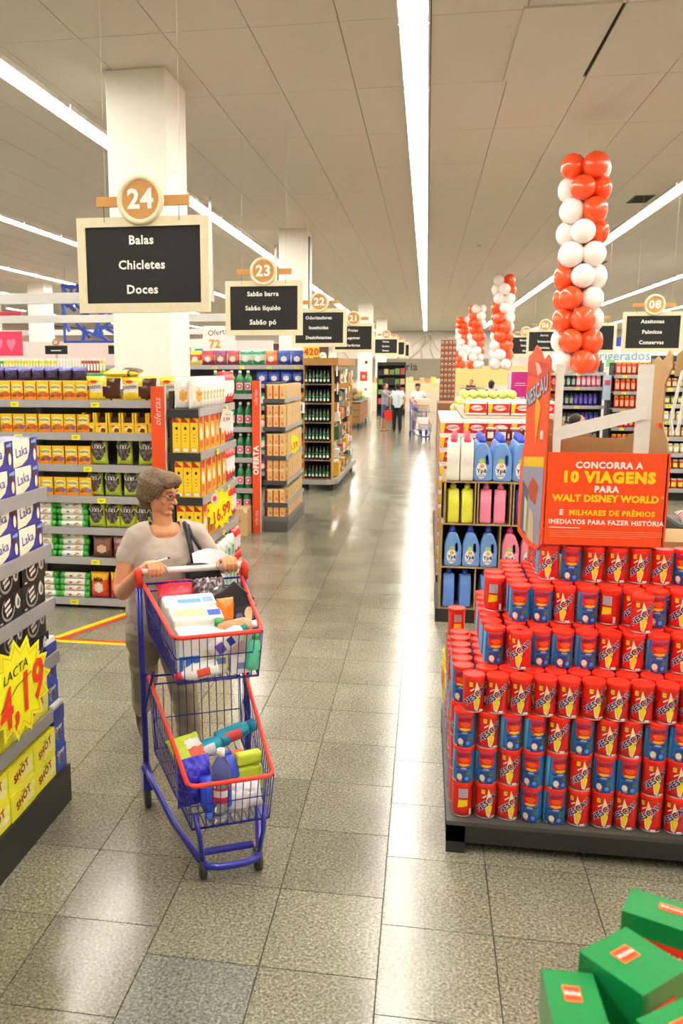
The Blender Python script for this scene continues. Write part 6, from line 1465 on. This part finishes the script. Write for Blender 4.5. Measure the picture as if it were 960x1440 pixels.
# blue cut-out hanging
g = empty('blue_hanging', (-9.6, 22, 2.85)); tag(g, 'blue cut-out decoration panel hanging at the back left', 'decoration')
b = MB(); BL2 = mat('24409c', .5); b.box(0, 0, 0, 2.3, .03, .06, BL2).box(0, 0, 1.45, 2.3, .03, 1.5, BL2).box(0, 0, 0, .06, .03, 1.5, BL2).box(1.75, 0, 0, 2.3, .03, 1.5, BL2)
rs = random.Random(6)
for k in range(46):
    p0 = (rs.uniform(.0, 1.8), rs.uniform(0, 1.5)); a = rs.uniform(0, math.pi); l = rs.uniform(.4, .9)
    p1 = (min(max(p0[0] + l * math.cos(a), 0), 2.2), min(max(p0[1] + l * math.sin(a), 0), 1.5)); b.tube([(p0[0], .015, p0[1]), (p1[0], .015, p1[1])], .045, 4, BL2)
b.build('lattice', g); MB().tube([(.1, .015, 1.5), (.1, .015, 1.985)], .006, 4, CHR).tube([(2.2, .015, 1.5), (2.2, .015, 1.985)], .006, 4, CHR).build('cord', g)
g = empty('pink_hanging', (-12.6, 21, 2.5)); tag(g, 'pink wall banner with pale hearts at the back left', 'banner'); MB().box(0, 0, 0, 2.3, .04, .62, mat('d8345c', .5)).build('panel', g)
hb = MB(); 
for q in range(6): hb.poly([(.25 + .35 * q + .13 * math.sin(t) ** 3, .3 + .012 * (13 * math.cos(t) - 5 * math.cos(2 * t) - 2 * math.cos(3 * t) - math.cos(4 * t))) for t in [k * math.pi / 8 for k in range(16)]], mat('ea7a94', .5), frontfn(-.003))
hb.build('heart_print', g); MB().box(0, 0, .85, 2.3, .04, 1.12, mat('a8283c', .5)).build('valance', g)
struct(MB().box(-13.5, 24, 0, -4.3, 24.2, 2.95, mat('efd8d4', .6)).build('wall_side'))
# coffee shelf / small carton with teal label on the third row at left of sign 23
o = MB().box(-.35, 0, 0, .35, .02, .48, mat('f2efe8', .5)).poly(quad(-.05, .1, .3, .30), mat('3a9ab0'), frontfn(-.002)).box(-.25, -.002, .2, -.12, 0, .24, mat('2a6a4a')).build('notice_board'); o.location = (-4.25, 15.8, 2.25); tag(o, 'white notice with teal print above the third row', 'notice')
o = MB().box(-.30, 0, 0, .30, .02, .45, mat('f4f0ea', .5)).text('Oferta', .14, mat('4a3a34'), frontfn(-.002), -.02, .33, .1).text('72', .2, mat('e89a1c'), frontfn(-.002), -.08, .12, bold=.04).build('notice_board'); o.location = (-3.75, 15.45, 2.50); MB().tube([(0, .01, -.262), (0, .01, 0)], .01, 6, CHR).build('stem', o); tag(o, 'white offer notice between the pillar and sign 23', 'notice')
# ================================================================ HANGING AISLE SIGNS
FR_ = mat('e6dab8', .6, bump=.05); BD = mat('1b1a17', .7); WB = mat('c08c4c', .6); TW = mat('f6f4ee', .5)
def aisle_sign(loc, num, lines, label, s=1.0):
    g = empty('aisle_sign', loc); tag(g, label, 'sign', None); w, h = .88, .60
    def gl(b, n): return b.build(n, g)
    gl(MB().box(-w / 2, -.02, 0, w / 2, .02, .06, FR_).box(-w / 2, -.02, h - .06, w / 2, .02, h, FR_).box(-w / 2, -.02, .06, -w / 2 + .055, .02, h - .06, FR_).box(w / 2 - .055, -.02, .06, w / 2, .02, h - .06, FR_), 'frame')
    gl(MB().box(-w / 2 + .055, -.008, .06, w / 2 - .055, .012, h - .06, BD), 'board')
    t = MB()
    for k, l in enumerate(lines): t.text(l, .078 if len(l) < 11 else .07, TW, frontfn(-.0095), -.01, .455 - .155 * k, bold=.028)
    gl(t, 'lettering')
    gl(MB().box(-.31, -.0, h + .07, .31, .035, h + .13, WB), 'bar')
    n = 28
    gl(MB().tube([(.138 * math.cos(2 * math.pi * k / n), -.03, h + .10 + .138 * math.sin(2 * math.pi * k / n)) for k in range(n)], .019, 8, FR_, closed=True), 'ring')
    M_ = Matrix.Translation((0, -.03, h + .10)) @ Matrix.Rotation(math.pi / 2, 4, 'X')
    gl(MB().lathe([(.135, -.012), (.135, .004)], 28, WB, T=M_, smooth=False), 'disc')
    gl(MB().text(num, .165, TW, frontfn(-.036), 0, h + .10, bold=.035), 'number')
    top = CEIL - loc[2]
    for x in (-.25, .25):
        gl(MB().tube([(x, -.022, h - .03), (x, -.022, h + .07)], .002, 4, BLACK).tube([(x, .015, h + .13), (x, .015, top)], .0015, 4, mat('c8c4bc', .5)), 'cord')
    return g
aisle_sign((-1.83, 5.5, 2.555), '24', ['Balas', 'Chicletes', 'Doces'], 'large aisle sign 24 reading Balas, Chicletes, Doces')
aisle_sign((-1.83, 9.7, 2.56), '23', ['Sabão barra', 'Sabão líquido', 'Sabão pó'], 'aisle sign 23 reading Sabão barra, líquido, pó')
aisle_sign((-1.72, 13.9, 2.53), '22', ['Odorizadores', 'Inseticidas', 'Desinfetantes'], 'aisle sign listing air fresheners and insecticides, partly hidden behind sign 23')
aisle_sign((-1.55, 18.4, 2.52), '21', ['Frutas', 'Legumes', 'Verduras'], 'aisle sign 21 for fruit and vegetables, behind the insecticide sign')
aisle_sign((-1.45, 31.0, 2.65), '20', ['Vinhos', 'Queijos', 'Massas'], 'small far aisle sign 20 beside the third pillar')
aisle_sign((-1.30, 35.0, 2.66), '19', ['Sucos', 'Chás', 'Águas'], 'small far aisle sign behind sign 20')
aisle_sign((-1.20, 39.0, 2.66), '18', ['Sucos', 'Chás', 'Águas'], 'smallest far aisle sign, last of the left row')
aisle_sign((3.35, 13.9, 2.43), '08', ['Azeitonas', 'Palmitos', 'Conservas'], 'aisle sign 08 at the right edge reading Azeitonas, Palmitos, Conservas')
aisle_sign((3.35, 18.6, 2.50), '07', ['Massas', 'Molhos', 'Caldo sabor'], 'aisle sign just left of sign 08, behind the near balloons')
aisle_sign((2.92, 22.8, 2.55), '06', ['Arroz', 'Enlatados', 'Farinhas'], 'aisle sign left of the near balloon column')
aisle_sign((2.88, 26.8, 2.55), '05', ['Biscoitos', 'Geleias', 'Mel'], 'aisle sign second left of the near balloon column')
aisle_sign((2.88, 31.5, 2.55), '04', ['Leites', 'Cereais', 'Fibras'], 'farthest aisle sign of the right row')
for k, x in enumerate((-6.9, -5.65)):
    g = empty('shelf_sign', (x, 15.45, 2.45)); tag(g, f'small dark shelf-top sign, {"left" if k == 0 else "right"} one of two at the back left', 'sign'); MB().box(-.22, 0, 0, .22, .02, .16, BD).box(-.24, .0, .15, .24, .025, .18, FR_).build('board', g); MB().lathe([(.07, -.01), (.07, .01)], 14, WB, T=Matrix.Translation((0, 0, .22)) @ Matrix.Rotation(math.pi / 2, 4, 'X')).build('disc', g); MB().text('23', .07, TW, frontfn(-.014), 0, .22, bold=.03).box(-.1, -.003, .06, .1, -.001, .075, TW).build('lettering', g); MB().box(-.02, .005, -.215, .02, .02, 0, SHM).build('stem', g)
# ================================================================ BALLOON COLUMNS
BO = mat('ff5426', .22, coat=.3, var=.02); BW2 = mat('fff0ea', .25, coat=.2, var=.02)
BO.node_tree.nodes['Principled BSDF'].inputs['Subsurface Weight'].default_value = 0
def bmesh_balloon(m): return MB().lathe([(.004, -.128), (.010, -.122), (.006, -.116), (.02, -.108), (.055, -.085), (.085, -.05), (.103, -.01), (.107, .025), (.098, .06), (.072, .088), (.038, .102), (.008, .107)], 18, m)
bo_me = bmesh_balloon(BO).build('balloon'); bw_me = bmesh_balloon(BW2).build('balloon'); dO, dW = bo_me.data, bw_me.data
bpy.data.objects.remove(bo_me); bpy.data.objects.remove(bw_me)
def column(loc, layers, label, a0=0, turn=.86, s=1.5, rev=-1, step=.165):
    g = empty('balloon_column', loc); tag(g, label, 'balloons'); rs = random.Random(layers)
    for L in range(layers):
        for q in range(4):
            a = a0 + rev * L * (turn) + (L % 2) * 0 + q * math.pi / 2
            o = bpy.data.objects.new('balloon', dO if q < 2 else dW); C.objects.link(o); o.parent = g
            R = .112 * s; o.location = (R * math.cos(a), R * math.sin(a), (L * step + .11) * s + rs.uniform(-.008, .008))
            o.rotation_euler = Matrix(((-math.sin(a), 0, math.cos(a)), (math.cos(a), 0, math.sin(a)), (0, 1, 0))).to_euler()
            o.scale = (s * rs.uniform(.93, 1.04),) * 3
    MB().tube([(0, 0, 0), (0, 0, layers * step * s)], .006, 5, WHITE).tube([(0, 0, layers * step * s), (0, 0, CEIL - loc[2])], .0018, 4, WHITE).build('string', g)
    return g
column((1.62, 10.0, 2.12), 10, 'nearest hanging column of red and white balloons above the tin display', a0=-1.24, step=.178, s=1.28)
column((2.0, 24.4, 2.13), 10, 'second hanging column of red and white balloons', a0=.6)
column((1.75, 32.5, 2.15), 9, 'third hanging column of red and white balloons', a0=1.9)
column((1.55, 40.0, 2.17), 9, 'farthest hanging column of red and white balloons', a0=3.2)
# ================================================================ GREEN BOXES IN THE NEAR RIGHT CORNER
def teabox():
    w, d, h = .118, .118, .085
    GN = mat('0c7c3e', .28, coat=.3)
    b = MB().box(-w / 2, -d / 2, 0, w / 2, d / 2, h, GN)
    T_ = lambda u, v: (u, v, h + .0008); T2 = lambda u, v: (u, v, h + .0014); T3 = lambda u, v: (u, v, h + .002)
    b.poly(quad(-.022, .0, .018, .030), mat('f0702a', .3), T_); b.poly(quad(-.018, .004, .014, .026), mat('e8401c', .3), T2); b.text('Melitta', .0115, WHITE, T3, -.002, .0145, bold=.03)
    b.poly(quad(-.035, .015, .025, .05), mat('d8341c', .3), frontfn(-d / 2 - .0008)); b.text('Melitta', .018, WHITE, frontfn(-d / 2 - .0014), -.005, .032, bold=.03)
    b.poly(quad(-w / 2 + .005, .05, w / 2 - .005, h - .003), mat('d02c20', .3), leftfn(-w / 2 - .0008)) if False else None
    return b.build('filter_box', bevel=.002)
TB = Proto(teabox())
TB.put((.375, 1.385, 1.115), 'middle green tea-filter box with orange logo in the near right corner', 'box', rot=(0, .0, .72), scale=1.06)
TB.put((.265, 1.29, 1.10), 'leftmost green box, cut by the lower edge of the picture', 'box', rot=(0, 0, .03), scale=(.72, 1.25, 1.0))
TB.put((.485, 1.535, 1.10), 'topmost long green box lying behind the middle one', 'box', rot=(.0, 0, -.42), scale=(1.5, .72, 1.15))
TB.put((.43, 1.235, 1.115), 'green box at the lower corner in front of the middle one', 'box', rot=(0, 0, .62), scale=1.0)
o = MB().box(.235, .95, 0, .95, 1.40, 1.095, CARD).box(.40, 1.40, 0, .95, 1.62, 1.09, CARD).build('display_bin'); tag(o, 'brown cardboard bin under the pile of green boxes', 'bin')
bpy.data.scenes.remove(BENCH)
